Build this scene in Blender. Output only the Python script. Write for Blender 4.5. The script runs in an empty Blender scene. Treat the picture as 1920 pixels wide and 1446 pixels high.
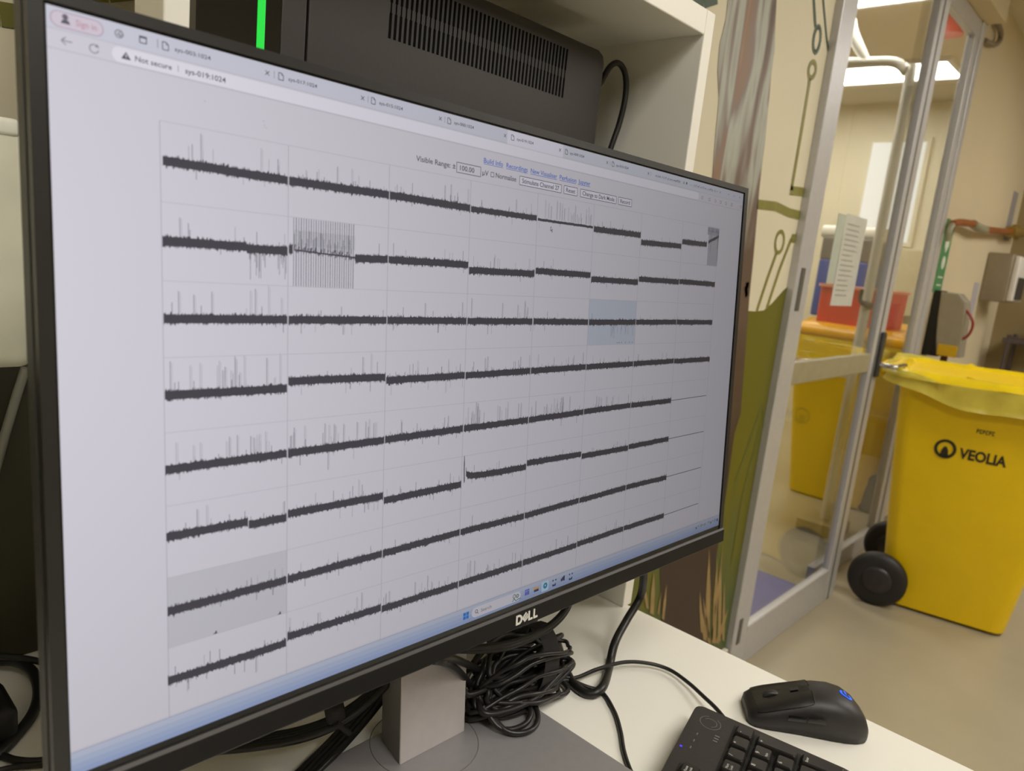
import bpy, bmesh, math, random
from mathutils import Vector, Matrix
random.seed(7)
COL = bpy.context.scene.collection
SC = bpy.context.scene

# ---------------------------------------------------------------- camera, world, light, exposure
W_PX, H_PX, F_PX = 1920, 1446, 1381.0
R = [[0.6776840984833777, -0.06968634431181903, 0.7320424864492919],
     [-0.7281796478127917, -0.20228536541716824, 0.6548548579805994],
     [0.10234682354267527, -0.9768358686419258, -0.18793300060953194]]   # columns: camera right, down, forward in world
CAM = Vector((0.0, 0.0, 1.168))
right = Vector((R[0][0], R[1][0], R[2][0])); down = Vector((R[0][1], R[1][1], R[2][1])); fwd = Vector((R[0][2], R[1][2], R[2][2]))
cd = bpy.data.cameras.new('camera'); cam = bpy.data.objects.new('camera', cd); COL.objects.link(cam)
m = Matrix((( right.x, -down.x, -fwd.x, CAM.x), (right.y, -down.y, -fwd.y, CAM.y), (right.z, -down.z, -fwd.z, CAM.z), (0, 0, 0, 1)))
cam.matrix_world = m
cd.sensor_fit = 'HORIZONTAL'; cd.sensor_width = 36.0; cd.lens = 36.0 * F_PX / W_PX
cd.clip_start = 0.02; cd.clip_end = 60
cd.dof.use_dof = True; cd.dof.focus_distance = 0.60
cd.dof.aperture_fstop = cd.lens / 2.6      # about a 2.6 mm pupil
SC.camera = cam
w = bpy.data.worlds.new('world'); SC.world = w; w.use_nodes = True
w.node_tree.nodes['Background'].inputs[0].default_value = (1.0, 0.96, 0.9, 1)
w.node_tree.nodes['Background'].inputs[1].default_value = 0.08
SC.view_settings.view_transform = 'Standard'; SC.view_settings.look = 'None'
SC.view_settings.gamma = 1.0; SC.view_settings.exposure = 0.0; SC.view_settings.use_curve_mapping = False
LAMP = (1.0, 0.96, 0.885)
ROOM_LIGHT = 14.2          # emission of the ceiling panels in this room
INNER_LIGHT = 15.5         # emission of the panels beyond the glass

# ---------------------------------------------------------------- helpers
def ray(px, py):
    c = Vector(((px - W_PX / 2) / F_PX, (py - H_PX / 2) / F_PX, 1.0))
    return Vector([sum(R[i][j] * c[j] for j in range(3)) for i in range(3)])
def at(px, py, ax, val):
    """photo pixel -> point of the room on the plane ax = val"""
    r = ray(px, py); i = 'xyz'.index(ax)
    return CAM + r * ((val - CAM[i]) / r[i])
def lin(c):
    return tuple(((v / 255) / 12.92 if v <= 10 else ((v / 255 + .055) / 1.055) ** 2.4) for v in c)
MATS = {}
def mat(name, rgb, rough=0.5, metal=0.0, var=0.05, scale=30.0, bump=0.0, spec=0.5, emit=None, trans=0.0, alpha=1.0, stretch=None, sheen=0.0):
    if name in MATS: return MATS[name]
    M = bpy.data.materials.new(name); M.use_nodes = True; nt = M.node_tree; b = nt.nodes['Principled BSDF']
    c = lin(rgb)
    tc = nt.nodes.new('ShaderNodeTexCoord'); mp = nt.nodes.new('ShaderNodeMapping'); nz = nt.nodes.new('ShaderNodeTexNoise')
    nt.links.new(tc.outputs['Object'], mp.inputs[0]); nt.links.new(mp.outputs[0], nz.inputs['Vector'])
    if stretch: mp.inputs['Scale'].default_value = stretch
    nz.inputs['Scale'].default_value = scale; nz.inputs['Detail'].default_value = 4
    rp = nt.nodes.new('ShaderNodeValToRGB'); nt.links.new(nz.outputs['Fac'], rp.inputs[0])
    rp.color_ramp.elements[0].position = .3; rp.color_ramp.elements[1].position = .7
    rp.color_ramp.elements[0].color = (*[max(0, v * (1 - var)) for v in c], 1)
    rp.color_ramp.elements[1].color = (*[min(1, v * (1 + var)) for v in c], 1)
    nt.links.new(rp.outputs[0], b.inputs['Base Color'])
    b.inputs['Roughness'].default_value = rough; b.inputs['Metallic'].default_value = metal
    b.inputs['Specular IOR Level'].default_value = spec
    b.inputs['Transmission Weight'].default_value = trans
    b.inputs['Alpha'].default_value = alpha
    if sheen: b.inputs['Sheen Weight'].default_value = sheen
    if bump:
        bp = nt.nodes.new('ShaderNodeBump'); bp.inputs['Strength'].default_value = bump; bp.inputs['Distance'].default_value = .002
        nt.links.new(nz.outputs['Fac'], bp.inputs['Height']); nt.links.new(bp.outputs[0], b.inputs['Normal'])
    if emit:
        b.inputs['Emission Color'].default_value = (*lin(emit[0]), 1); b.inputs['Emission Strength'].default_value = emit[1]
    MATS[name] = M; return M
def lamp_mat(name, rgb, strength):
    if name in MATS: return MATS[name]
    M = bpy.data.materials.new(name); M.use_nodes = True; nt = M.node_tree
    nt.nodes.remove(nt.nodes['Principled BSDF']); e = nt.nodes.new('ShaderNodeEmission')
    e.inputs[0].default_value = (*rgb, 1); e.inputs[1].default_value = strength
    nt.links.new(e.outputs[0], nt.nodes['Material Output'].inputs[0]); MATS[name] = M; return M
def lcd(name, rgb):
    """a pixel of the display: an LCD gives off less light the more obliquely it points at you"""
    if name in MATS: return MATS[name]
    M = bpy.data.materials.new(name); M.use_nodes = True; nt = M.node_tree; b = nt.nodes['Principled BSDF']
    b.inputs['Base Color'].default_value = (.004, .004, .004, 1); b.inputs['Roughness'].default_value = .42
    b.inputs['Specular IOR Level'].default_value = .2
    g = nt.nodes.new('ShaderNodeNewGeometry'); d = nt.nodes.new('ShaderNodeVectorMath'); d.operation = 'DOT_PRODUCT'
    nt.links.new(g.outputs['Incoming'], d.inputs[0]); nt.links.new(g.outputs['Normal'], d.inputs[1])
    a = nt.nodes.new('ShaderNodeMath'); a.operation = 'ABSOLUTE'; nt.links.new(d.outputs['Value'], a.inputs[0])
    p = nt.nodes.new('ShaderNodeMath'); p.operation = 'POWER'; p.inputs[1].default_value = 1.38; nt.links.new(a.outputs[0], p.inputs[0])
    b.inputs['Emission Color'].default_value = (*lin(rgb), 1)
    nt.links.new(p.outputs[0], b.inputs['Emission Strength']); MATS[name] = M; return M
def glass_mat(name, tint=(0.965, 0.975, 0.97), rough=0.0, haze=None):
    if name in MATS: return MATS[name]
    M = bpy.data.materials.new(name); M.use_nodes = True; nt = M.node_tree; nt.nodes.remove(nt.nodes['Principled BSDF'])
    t = nt.nodes.new('ShaderNodeBsdfTransparent'); t.inputs[0].default_value = (*tint, 1)
    g = nt.nodes.new('ShaderNodeBsdfGlossy'); g.inputs['Roughness'].default_value = rough
    f = nt.nodes.new('ShaderNodeFresnel'); gb = nt.nodes.new('ShaderNodeNewGeometry')
    mi_ = nt.nodes.new('ShaderNodeMix'); mi_.data_type = 'FLOAT'; nt.links.new(gb.outputs['Backfacing'], mi_.inputs[0])
    mi_.inputs[2].default_value = 1.45; mi_.inputs[3].default_value = 1 / 1.45; nt.links.new(mi_.outputs[0], f.inputs[0])
    x = nt.nodes.new('ShaderNodeMixShader'); nt.links.new(f.outputs[0], x.inputs[0]); nt.links.new(t.outputs[0], x.inputs[1]); nt.links.new(g.outputs[0], x.inputs[2])
    nt.links.new(x.outputs[0], nt.nodes['Material Output'].inputs[0]); MATS[name] = M; return M

class MB:
    def __init__(s): s.v = []; s.f = []; s.m = []; s.sm = []
    def add(s, vs, fs, mi=0, T=None, smooth=False):
        o = len(s.v)
        for p in vs:
            p = Vector(p); s.v.append(T @ p if T is not None else p)
        for f in fs: s.f.append([i + o for i in f]); s.m.append(mi); s.sm.append(smooth)
        return s
    def bm(s, b, mi=0, T=None, smooth=False):
        b.verts.ensure_lookup_table(); b.verts.index_update()
        s.add([v.co.copy() for v in b.verts], [[v.index for v in f.verts] for f in b.faces], mi, T, smooth); b.free(); return s
    def box(s, x0, x1, y0, y1, z0, z1, mi=0, bev=0, seg=2, T=None):
        b = bmesh.new(); bmesh.ops.create_cube(b, size=1)
        for v in b.verts: v.co = Vector(((x0 + x1) / 2 + v.co.x * (x1 - x0), (y0 + y1) / 2 + v.co.y * (y1 - y0), (z0 + z1) / 2 + v.co.z * (z1 - z0)))
        if bev: bmesh.ops.bevel(b, geom=b.edges[:], offset=min(bev, .49 * min(abs(x1 - x0), abs(y1 - y0), abs(z1 - z0))), segments=seg, profile=.5, affect='EDGES')
        return s.bm(b, mi, T, bool(bev) and seg > 2)
    def quad(s, a, b, c, d, mi=0, T=None): return s.add([a, b, c, d], [(0, 1, 2, 3)], mi, T)
    def prism(s, pts, h0, h1, axes='xyz', mi=0, T=None, bev=0):
        """polygon pts (a, b) extruded along the third axis from h0 to h1"""
        def P(a, b, h):
            d = dict(zip(axes, (a, b, h))); return Vector((d['x'], d['y'], d['z']))
        n = len(pts); b = bmesh.new()
        lo = [b.verts.new(P(a, c, h0)) for a, c in pts]; hi = [b.verts.new(P(a, c, h1)) for a, c in pts]
        b.faces.new(lo[::-1]); top = b.faces.new(hi)
        for i in range(n): b.faces.new((lo[i], lo[(i + 1) % n], hi[(i + 1) % n], hi[i]))
        bmesh.ops.recalc_face_normals(b, faces=b.faces[:])
        if bev:
            e = [e for e in b.edges if (e.verts[0] in hi) == (e.verts[1] in hi)]
            bmesh.ops.bevel(b, geom=e, offset=bev, segments=2, profile=.5, affect='EDGES')
        return s.bm(b, mi, T)
    def tube(s, pts, r, seg=10, sub=6, mi=0, T=None, cap=True, flat=1.0):
        P = [Vector(p) for p in pts]
        if sub > 1 and len(P) > 2:
            Q = []; E = [P[0] * 2 - P[1]] + P + [P[-1] * 2 - P[-2]]
            for i in range(1, len(E) - 2):
                a, b, c, d = E[i - 1:i + 3]
                for k in range(sub):
                    t = k / sub
                    Q.append(.5 * ((2 * b) + (c - a) * t + (2 * a - 5 * b + 4 * c - d) * t * t + (3 * b - a - 3 * c + d) * t ** 3))
            Q.append(P[-1]); P = Q
        n = len(P); rr = r if callable(r) else (lambda t: r)
        up = Vector((0, 0, 1)); vs = []; prev = None
        for i, p in enumerate(P):
            t = (P[min(i + 1, n - 1)] - P[max(i - 1, 0)]).normalized()
            if prev is None:
                u = t.cross(up); u = u if u.length > .05 else t.cross(Vector((1, 0, 0))); u.normalize()
            else:
                u = prev - t * prev.dot(t); u.normalize()
            prev = u; v = t.cross(u); R_ = rr(i / (n - 1))
            for k in range(seg):
                a = 2 * math.pi * k / seg; vs.append(p + u * math.cos(a) * R_ + v * math.sin(a) * R_ * flat)
        fs = [(i * seg + k, i * seg + (k + 1) % seg, (i + 1) * seg + (k + 1) % seg, (i + 1) * seg + k) for i in range(n - 1) for k in range(seg)]
        s.add(vs, fs, mi, T, True)
        if cap: s.add(vs[:seg], [tuple(range(seg))[::-1]], mi, T); s.add(vs[-seg:], [tuple(range(seg))], mi, T)
        return s
    def loft(s, rings, mi=0, T=None, caps=True, smooth=True):
        n = len(rings[0]); vs = [p for r_ in rings for p in r_]
        fs = [(i * n + k, i * n + (k + 1) % n, (i + 1) * n + (k + 1) % n, (i + 1) * n + k) for i in range(len(rings) - 1) for k in range(n)]
        s.add(vs, fs, mi, T, smooth)
        if caps: s.add(rings[0], [tuple(range(n))[::-1]], mi, T); s.add(rings[-1], [tuple(range(n))], mi, T)
        return s
    def lathe(s, prof, seg=32, axis='z', c=(0, 0, 0), mi=0, T=None):
        rings = []
        for r_, h in prof:
            ring = []
            for k in range(seg):
                a = 2 * math.pi * k / seg; p = (r_ * math.cos(a), r_ * math.sin(a), h)
                if axis == 'x': p = (p[2], p[0], p[1])
                if axis == 'y': p = (p[0], p[2], p[1])
                ring.append(Vector(p) + Vector(c))
            rings.append(ring)
        return s.loft(rings, mi, T)
    def build(s, name, mats, parent=None, local=False, smooth=None):
        me = bpy.data.meshes.new(name)
        off = Vector((0, 0, 0)) if (parent is None or local) else parent_origin(parent)
        me.from_pydata([p - off for p in s.v], [], s.f)
        for m_ in (mats if isinstance(mats, (list, tuple)) else [mats]): me.materials.append(m_)
        for p, mi, sm in zip(me.polygons, s.m, s.sm): p.material_index = mi; p.use_smooth = sm
        me.update(); o = bpy.data.objects.new(name, me); COL.objects.link(o)
        if parent is not None: o.parent = parent
        return o
ORIG = {}
def parent_origin(p):
    o = Vector((0, 0, 0))
    while p is not None: o = o + p.location; p = p.parent
    return o
def tag(o, label=None, cat=None, group=None, kind=None):
    for k, v in (('label', label), ('category', cat), ('group', group), ('kind', kind)):
        if v: o[k] = v
    return o
def thing(name, loc, label, cat, group=None, rz=0):
    o = bpy.data.objects.new(name, None); COL.objects.link(o); o.location = loc; o.rotation_euler = (0, 0, rz); o.empty_display_size = .05
    return tag(o, label, cat, group)
def rot(o, rz):
    o.rotation_euler = (0, 0, rz)
def copy_tree(o, parent=None):
    c = o.copy(); COL.objects.link(c); c.parent = parent
    for ch in list(o.children): copy_tree(ch, c)
    return c
TXT = {}
def text2d(s, bold=.012):
    """lettering as a flat mesh, normalised to the box 0..1 by its cap height; returns verts, faces, width / cap height"""
    if (s, bold) in TXT: return TXT[(s, bold)]
    cu = bpy.data.curves.new('t', 'FONT'); cu.body = s; cu.size = 1.0; cu.resolution_u = 3; cu.offset = bold
    o = bpy.data.objects.new('t', cu); COL.objects.link(o)
    dg = bpy.context.evaluated_depsgraph_get(); dg.update(); me = bpy.data.meshes.new_from_object(o.evaluated_get(dg))
    vs = [v.co.copy() for v in me.vertices]; fs = [list(p.vertices) for p in me.polygons]
    bpy.data.objects.remove(o); bpy.data.curves.remove(cu); bpy.data.meshes.remove(me)
    x0 = min((v.x for v in vs), default=0); x1 = max((v.x for v in vs), default=1); cap = 0.73
    out = ([(v.x - x0, v.y) for v in vs], fs, x1 - x0, cap)
    TXT[(s, bold)] = out; return out

# ================================================================= the room
CEIL = 2.42; YW = 0.80; YG = 0.78; YP = 0.86; YR = 0.88
plaster = (220, 211, 184)
m_wall = mat('cream_wall_paint', plaster, .6, var=.02, scale=3, bump=.05)
m_wall_r = mat('cream_wall_paint_corridor', (214, 200, 168), .6, var=.03, scale=2, bump=.05)
m_ceil = mat('ceiling_tile', (214, 206, 184), .8, var=.03, scale=60, bump=.1)
m_floor = mat('beige_vinyl_floor', (168, 158, 135), .32, var=.05, scale=5, bump=0)
m_white = mat('white_laminate', (243, 240, 230), .38, var=.01, scale=8)
m_olive = mat('olive_mural_paint', (128, 122, 28), .55, var=.08, scale=6)
m_green = mat('deep_green_mural_paint', (88, 96, 44), .55, var=.2, scale=5)
m_dgreen = mat('dark_green_mural_line', (58, 78, 58), .5, var=.08)
m_line = mat('olive_mural_line', (132, 127, 56), .5, var=.1)
m_tan = mat('tan_grass_mural_paint', (160, 134, 86), .5, var=.18, scale=20)
m_brown = mat('dark_brown_mural_paint', (66, 48, 38), .5, var=.12, scale=12)
m_alu = mat('satin_aluminium', (196, 195, 198), .38, metal=.3, var=.03, scale=60)
m_alu_d = mat('dark_aluminium_groove', (110, 108, 104), .45, metal=.5, var=.03)
m_glass = glass_mat('clear_glass')

def bark_mat():
    M = bpy.data.materials.new('bark_mural_paint'); M.use_nodes = True; nt = M.node_tree; b = nt.nodes['Principled BSDF']
    tc = nt.nodes.new('ShaderNodeTexCoord'); mp = nt.nodes.new('ShaderNodeMapping'); nz = nt.nodes.new('ShaderNodeTexNoise')
    mp.inputs['Scale'].default_value = (13, 1, 1.7); mp.inputs['Rotation'].default_value = (0, -.1, 0)
    nz.inputs['Scale'].default_value = 1; nz.inputs['Detail'].default_value = 2.5; nz.inputs['Distortion'].default_value = .7
    nt.links.new(tc.outputs['Object'], mp.inputs[0]); nt.links.new(mp.outputs[0], nz.inputs['Vector'])
    rp = nt.nodes.new('ShaderNodeValToRGB'); nt.links.new(nz.outputs['Fac'], rp.inputs[0]); e = rp.color_ramp.elements
    for pos, c in ((.28, (92, 74, 66)), (.38, (122, 104, 94)), (.44, (160, 158, 148)), (.5, (176, 178, 166)), (.55, (132, 118, 112)), (.6, (146, 112, 82)), (.66, (168, 158, 158)), (.74, (104, 92, 92))):
        k = e.new(pos); k.color = (*lin(c), 1)
    e.remove(e[0]); e.remove(e[-1])
    # the painted trunk turns to plain dark brown towards its foot
    sx = nt.nodes.new('ShaderNodeSeparateXYZ'); nt.links.new(tc.outputs['Object'], sx.inputs[0])
    n2 = nt.nodes.new('ShaderNodeTexNoise'); n2.inputs['Scale'].default_value = 9; nt.links.new(tc.outputs['Object'], n2.inputs['Vector'])
    ad = nt.nodes.new('ShaderNodeMath'); ad.operation = 'MULTIPLY_ADD'; nt.links.new(n2.outputs['Fac'], ad.inputs[0]); ad.inputs[1].default_value = .35; nt.links.new(sx.outputs['Z'], ad.inputs[2])
    mr = nt.nodes.new('ShaderNodeMapRange'); nt.links.new(ad.outputs[0], mr.inputs[0]); mr.inputs[1].default_value = 1.36; mr.inputs[2].default_value = 1.56
    mx = nt.nodes.new('ShaderNodeMix'); mx.data_type = 'RGBA'; nt.links.new(mr.outputs[0], mx.inputs[0])
    mx.inputs[6].default_value = (*lin((96, 76, 62)), 1); nt.links.new(rp.outputs[0], mx.inputs[7]); nt.links.new(mx.outputs[2], b.inputs['Base Color'])
    # and darker still below
    m2 = nt.nodes.new('ShaderNodeMapRange'); nt.links.new(ad.outputs[0], m2.inputs[0]); m2.inputs[1].default_value = .85; m2.inputs[2].default_value = 1.25
    x2 = nt.nodes.new('ShaderNodeMix'); x2.data_type = 'RGBA'; nt.links.new(m2.outputs[0], x2.inputs[0]); x2.inputs[6].default_value = (*lin((62, 46, 38)), 1); x2.inputs[7].default_value = (*lin((96, 76, 62)), 1)
    nt.links.new(x2.outputs[2], mx.inputs[6])
    b.inputs['Roughness'].default_value = .5; return M
def hill_mat():
    M = bpy.data.materials.new('hill_mural_paint'); M.use_nodes = True; nt = M.node_tree; b = nt.nodes['Principled BSDF']
    tc = nt.nodes.new('ShaderNodeTexCoord'); sx = nt.nodes.new('ShaderNodeSeparateXYZ'); nt.links.new(tc.outputs['Object'], sx.inputs[0])
    mp = nt.nodes.new('ShaderNodeMapping'); mp.inputs['Scale'].default_value = (9, 1, 1.4); nt.links.new(tc.outputs['Object'], mp.inputs[0])
    nz = nt.nodes.new('ShaderNodeTexNoise'); nz.inputs['Scale'].default_value = 1.6; nt.links.new(mp.outputs[0], nz.inputs['Vector'])
    ad = nt.nodes.new('ShaderNodeMath'); ad.operation = 'MULTIPLY_ADD'; nt.links.new(nz.outputs['Fac'], ad.inputs[0]); ad.inputs[1].default_value = .9; nt.links.new(sx.outputs['Z'], ad.inputs[2])
    rp = nt.nodes.new('ShaderNodeValToRGB'); nt.links.new(ad.outputs[0], rp.inputs[0]); e = rp.color_ramp.elements
    e[0].position = .7; e[0].color = (*lin((84, 96, 50)), 1); e[1].position = .98; e[1].color = (*lin((106, 100, 6)), 1)
    k = e.new(1.0); k.color = (*lin((104, 100, 16)), 1)
    nt.links.new(rp.outputs[0], b.inputs['Base Color']); b.inputs['Roughness'].default_value = .5; return M
m_bark = bark_mat()

def struct(o): o['kind'] = 'structure'; return o
fl = MB(); fl.box(-3, 6.2, -3.2, 3.2, -.1, 0); struct(fl.build('floor', m_floor))
ce = MB(); ce.box(-3, 6.2, -3.2, 3.2, CEIL, CEIL + .1); struct(ce.build('ceiling', m_ceil))
wl = MB(); wl.box(-3.1, -3, -3.2, 3.2, 0, CEIL); struct(wl.build('wall_left', m_wall))
wf = MB(); wf.box(-3, 6.2, -3.3, -3.2, 0, CEIL); struct(wf.build('wall_front', m_wall))

# mural wall: plaster plus layers of paint
mu = MB(); mu.box(-3, 1.94, YW, YW + .1, 0, CEIL)
def paint(pts, mi, lay, plane=YW):
    P = [at(x, y, 'y', plane - .0004 * lay) for x, y in pts]
    mu.add(P, [tuple(range(len(P)))], mi)
# hill
P = [(-3, 1.10), (-1.5, 1.02), (-.6, 1.12), (.2, 1.08), (1.0, 1.02), (1.45, 1.06)]
Q = [at(x, y, 'y', YW) for x, y in ((1400, 583), (1416, 584), (1432, 582), (1448, 568), (1468, 545), (1490, 527), (1500, 521))]
top = P + [(q.x, q.z) for q in Q]
def strip(mb, top, z0, mi, y):
    for (a, b), (c, d) in zip(top, top[1:]): mb.quad((a, y, z0), (c, y, z0), (c, y, d), (a, y, b), mi)
top[-1] = (1.94, top[-1][1])
strip(mu, top, 0, 1, YW - .0004)
# trunk
L = [(1368, -60), (1365, 0), (1362, 30), (1350, 70), (1345, 120), (1344, 150), (1350, 165), (1346, 200), (1340, 260), (1335, 330)]
Rr = [(1460, -60), (1455, 0), (1452, 60), (1452, 90), (1446, 130), (1440, 200), (1432, 280), (1424, 340), (1419, 400), (1412, 480), (1404, 560), (1398, 640), (1392, 720), (1386, 800), (1378, 900)]
Lw = [(at(x, y, 'y', YW).x, at(x, y, 'y', YW).z) for x, y in L] + [(1.44, 1.0), (1.44, .8), (1.46, .6), (1.48, .46), (1.53, .30), (1.56, .1), (1.56, -.1)]
Rw = [(at(x, y, 'y', YW).x, at(x, y, 'y', YW).z) for x, y in Rr[:-1]] + [(1.755, .9), (1.775, .6), (1.78, .4), (1.80, .25), (1.83, .1), (1.83, -.1)]
Lw = [(a, b) for a, b in Lw]; zs = [1.95 - k * .05 for k in range(40)]
def interp(t, z):
    for (a, b), (c, d) in zip(t, t[1:]):
        if d <= z <= b: return a + (c - a) * (b - z) / max(1e-6, b - d)
    return t[0][0] if z > t[0][1] else t[-1][0]
for z0, z1 in zip(zs, zs[1:]):
    mu.quad((interp(Lw, z1), YW - .0012, z1), (interp(Rw, z1), YW - .0012, z1), (interp(Rw, z0), YW - .0012, z0), (interp(Lw, z0), YW - .0012, z0), 3)
for base, tip, ww in [((1316, 1185), (1312, 1108), 5), ((1326, 1195), (1330, 1028), 9), ((1338, 1205), (1345, 1045), 8), ((1330, 1205), (1318, 1120), 6), ((1348, 1200), (1352, 1050), 6), ((1344, 1205), (1366, 1140), 7),
                      ((1356, 1200), (1358, 1090), 5), ((1222, 1150), (1226, 1072), 8), ((1214, 1140), (1208, 1100), 6), ((1243, 1160), (1250, 1095), 5), ((1234, 1150), (1240, 1110), 3), ((1336, 1200), (1356, 1020), 5), ((1322, 1200), (1316, 1145), 7)]:
    paint([(base[0] - ww * .45, base[1]), (base[0] + ww * .45, base[1] + 3), ((base[0] + tip[0]) / 2 + ww * .45, (base[1] + tip[1]) / 2), tip, ((base[0] + tip[0]) / 2 - ww * .45, (base[1] + tip[1]) / 2)], 5, 5 + ww % 3 * .4)
def stroke(pts, w, mi, lay=3):
    P = [at(x, y, 'y', YW - .0004 * lay) for x, y in pts]
    for a, b in zip(P, P[1:]):
        d = (b - a).normalized(); n = Vector((-d.z, 0, d.x)) * w / 2; mu.quad(a - n, b - n, b + n, a + n, mi)
def ring(c, rx, ry, w, mi, lay=3, tilt=.12):
    P = []
    for k in range(25):
        a = 2 * math.pi * k / 24; P.append((c[0] + rx * math.cos(a) - tilt * ry * math.sin(a), c[1] + ry * math.sin(a)))
    stroke(P, w, mi, lay)
ring((1523, 131), 7, 15, .012, 6); stroke([(1519, 147), (1504, 240), (1484, 357)], .014, 6); stroke([(1482, 357), (1505, 360), (1524, 370)], .022, 6)
ring((1532, 74), 6.5, 24, .012, 7); stroke([(1529, 50), (1524, -40)], .012, 7); stroke([(1541, -30), (1550, 70), (1562, 158)], .009, 7)
stroke([(1420, 383), (1455, 387), (1480, 399), (1500, 404), (1520, 406)], .022, 6)
ring((1462, 454), 8, 20, .010, 6); stroke([(1456, 475), (1440, 520), (1419, 584)], .012, 6)
stroke([(1510, 448), (1484, 447)], .022, 6); stroke([(1484, 448), (1462, 505), (1438, 578)], .012, 6)
stroke([(1400, 556), (1398, 536), (1404, 534)], .016, 4)
# faint blades in the hill
stroke([(1378, 905), (1398, 850), (1428, 760)], .006, 2, 3); stroke([(1430, 765), (1432, 820), (1440, 850)], .006, 2, 3); stroke([(1370, 1060), (1392, 930), (1425, 800)], .006, 2, 3)
# strokes seen above and left of the screen
stroke([(-60, 12), (0, 26), (50, 34)], .020, 1); stroke([(150, -22), (200, -17), (250, -22)], .02, 6); stroke([(1300, -6), (1320, 0), (1345, -8)], .03, 7)
wb = mu.build('wall_back', [m_wall, hill_mat(), m_green, m_bark, m_brown, m_tan, m_line, m_dgreen]); struct(wb)
bb = MB(); bb.box(-3, 1.935, YW - .014, YW, 0, .085, bev=.003); struct(bb.build('baseboard_back', mat('pale_skirting', (214, 208, 190), .5, var=.03)))
hd = MB(); hd.box(1.94, 3.62, YG + .01, YR + .04, 2.24, CEIL); struct(hd.build('trim_1', m_wall_r))
wr = MB(); wr.box(3.62, 5.42, YR, YR + .04, 0, CEIL); struct(wr.build('wall_right', m_wall_r))
we = MB(); we.box(5.32, 5.42, -3.2, YR, 0, CEIL); struct(we.build('wall_far_right', mat('brown_end_wall', (150, 132, 92), .55, var=.05, scale=3)))
# room beyond the glass
m_inw = mat('cream_wall_panels', (222, 215, 190), .5, var=.02, scale=2)
wi = MB(); wi.box(5.8, 5.9, YR, 3.2, 0, CEIL)
for y in (1.25, 2.12, 2.7): wi.box(5.794, 5.8, y - .004, y + .004, 0, CEIL)
struct(wi.build('wall_far', m_inw))
ws = MB(); ws.box(-3, 6.2, 3.2, 3.3, 0, CEIL); struct(ws.build('wall_inner_side', m_inw))
wx = MB(); wx.box(5.42, 5.8, YR, YR + .04, 0, CEIL); struct(wx.build('wall_inner_end', m_inw))

# glass door (sliding leaf) and fixed side light
d1 = thing('door_1', (2.37, YG + .02, 0), None, None); struct(d1)
b = MB(); Y0, Y1 = YG, YG + .045
b.box(1.94, 2.035, Y0, Y1, 0, 2.24, bev=.003); b.box(2.705, 2.805, Y0, Y0 + .026, 0, 2.24, bev=.003)
b.box(2.035, 2.705, Y0, Y0 + .026, 0, .125, bev=.003); b.box(2.035, 2.705, Y0, Y0 + .026, 2.13, 2.24, bev=.003)
b.build('door_frame', m_alu, d1)
b = MB(); b.box(2.738, 2.748, Y0 - .0015, Y0 + .004, 0, 2.24); b.build('door_seal', m_alu_d, d1)
b = MB(); z0 = at(1500, 706, 'y', YG).z; z1 = at(1500, 676, 'y', YG).z
b.box(2.035, 2.705, Y0 + .003, Y0 + .023, .86, .925, bev=.003); b.build('middle_rail', mat('bronze_grey_rail', (160, 150, 122), .5, metal=.1), d1)
b = MB(); b.box(2.03, 2.71, YG + .010, YG + .016, .12, .86); b.box(2.03, 2.71, YG + .010, YG + .016, .925, 2.14); b.build('glass_pane', m_glass, d1)
b = MB(); q = at(1508, 510, 'y', YG); b.box(1.965, 1.99, Y0 - .003, Y0 + .01, 1.07, 1.185, bev=.002); b.box(1.965, 1.985, Y0 - .003, Y0 + .01, .09, .17, bev=.002); b.build('lock_plate', m_alu_d, d1)
m_chrome = mat('polished_steel', (205, 205, 205), .15, metal=1, var=.02)
m_dark = mat('dark_grey_plastic', (52, 50, 48), .5, var=.08)
hx = 2.775
h = MB(); h.box(hx - .018, hx + .018, Y0 - .012, Y0, .84, 1.0, bev=.005, seg=3); hp = h.build('handle', m_dark, d1)
h = MB(); h.tube([(hx, Y0 - .01, .885), (hx, Y0 - .055, .885), (hx + .02, Y0 - .062, .885), (hx + .12, Y0 - .062, .885)], .009, 12, 4); h.build('lever', m_chrome, hp)
w1 = thing('window_1', (3.2, YP + .02, 0), None, None); struct(w1)
b = MB(); b.box(2.80, 3.615, YP, YP + .03, 0, .075, bev=.003); b.box(2.80, 3.615, YP, YP + .03, 2.17, 2.24, bev=.003); b.box(3.50, 3.555, YP, YP + .03, .075, 2.17, bev=.003); b.box(3.560, 3.62, YP - .006, YP + .03, .0, 2.24, bev=.003)
b.build('window_frame', m_alu, w1)
b = MB(); b.box(2.84, 3.505, YP + .012, YP + .018, .07, 2.18); b.build('glass_pane', m_glass, w1)
b = MB(); b.box(1.94, 2.82, YG - .006, YG + .03, 2.24, 2.27, bev=.003); struct(b.build('trim_2', m_alu))
b = MB(); b.box(3.62, 5.32, YR - .012, YR, 0, .08, bev=.003); struct(b.build('baseboard_right', mat('corridor_skirting', (150, 142, 124), .5)))

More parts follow.
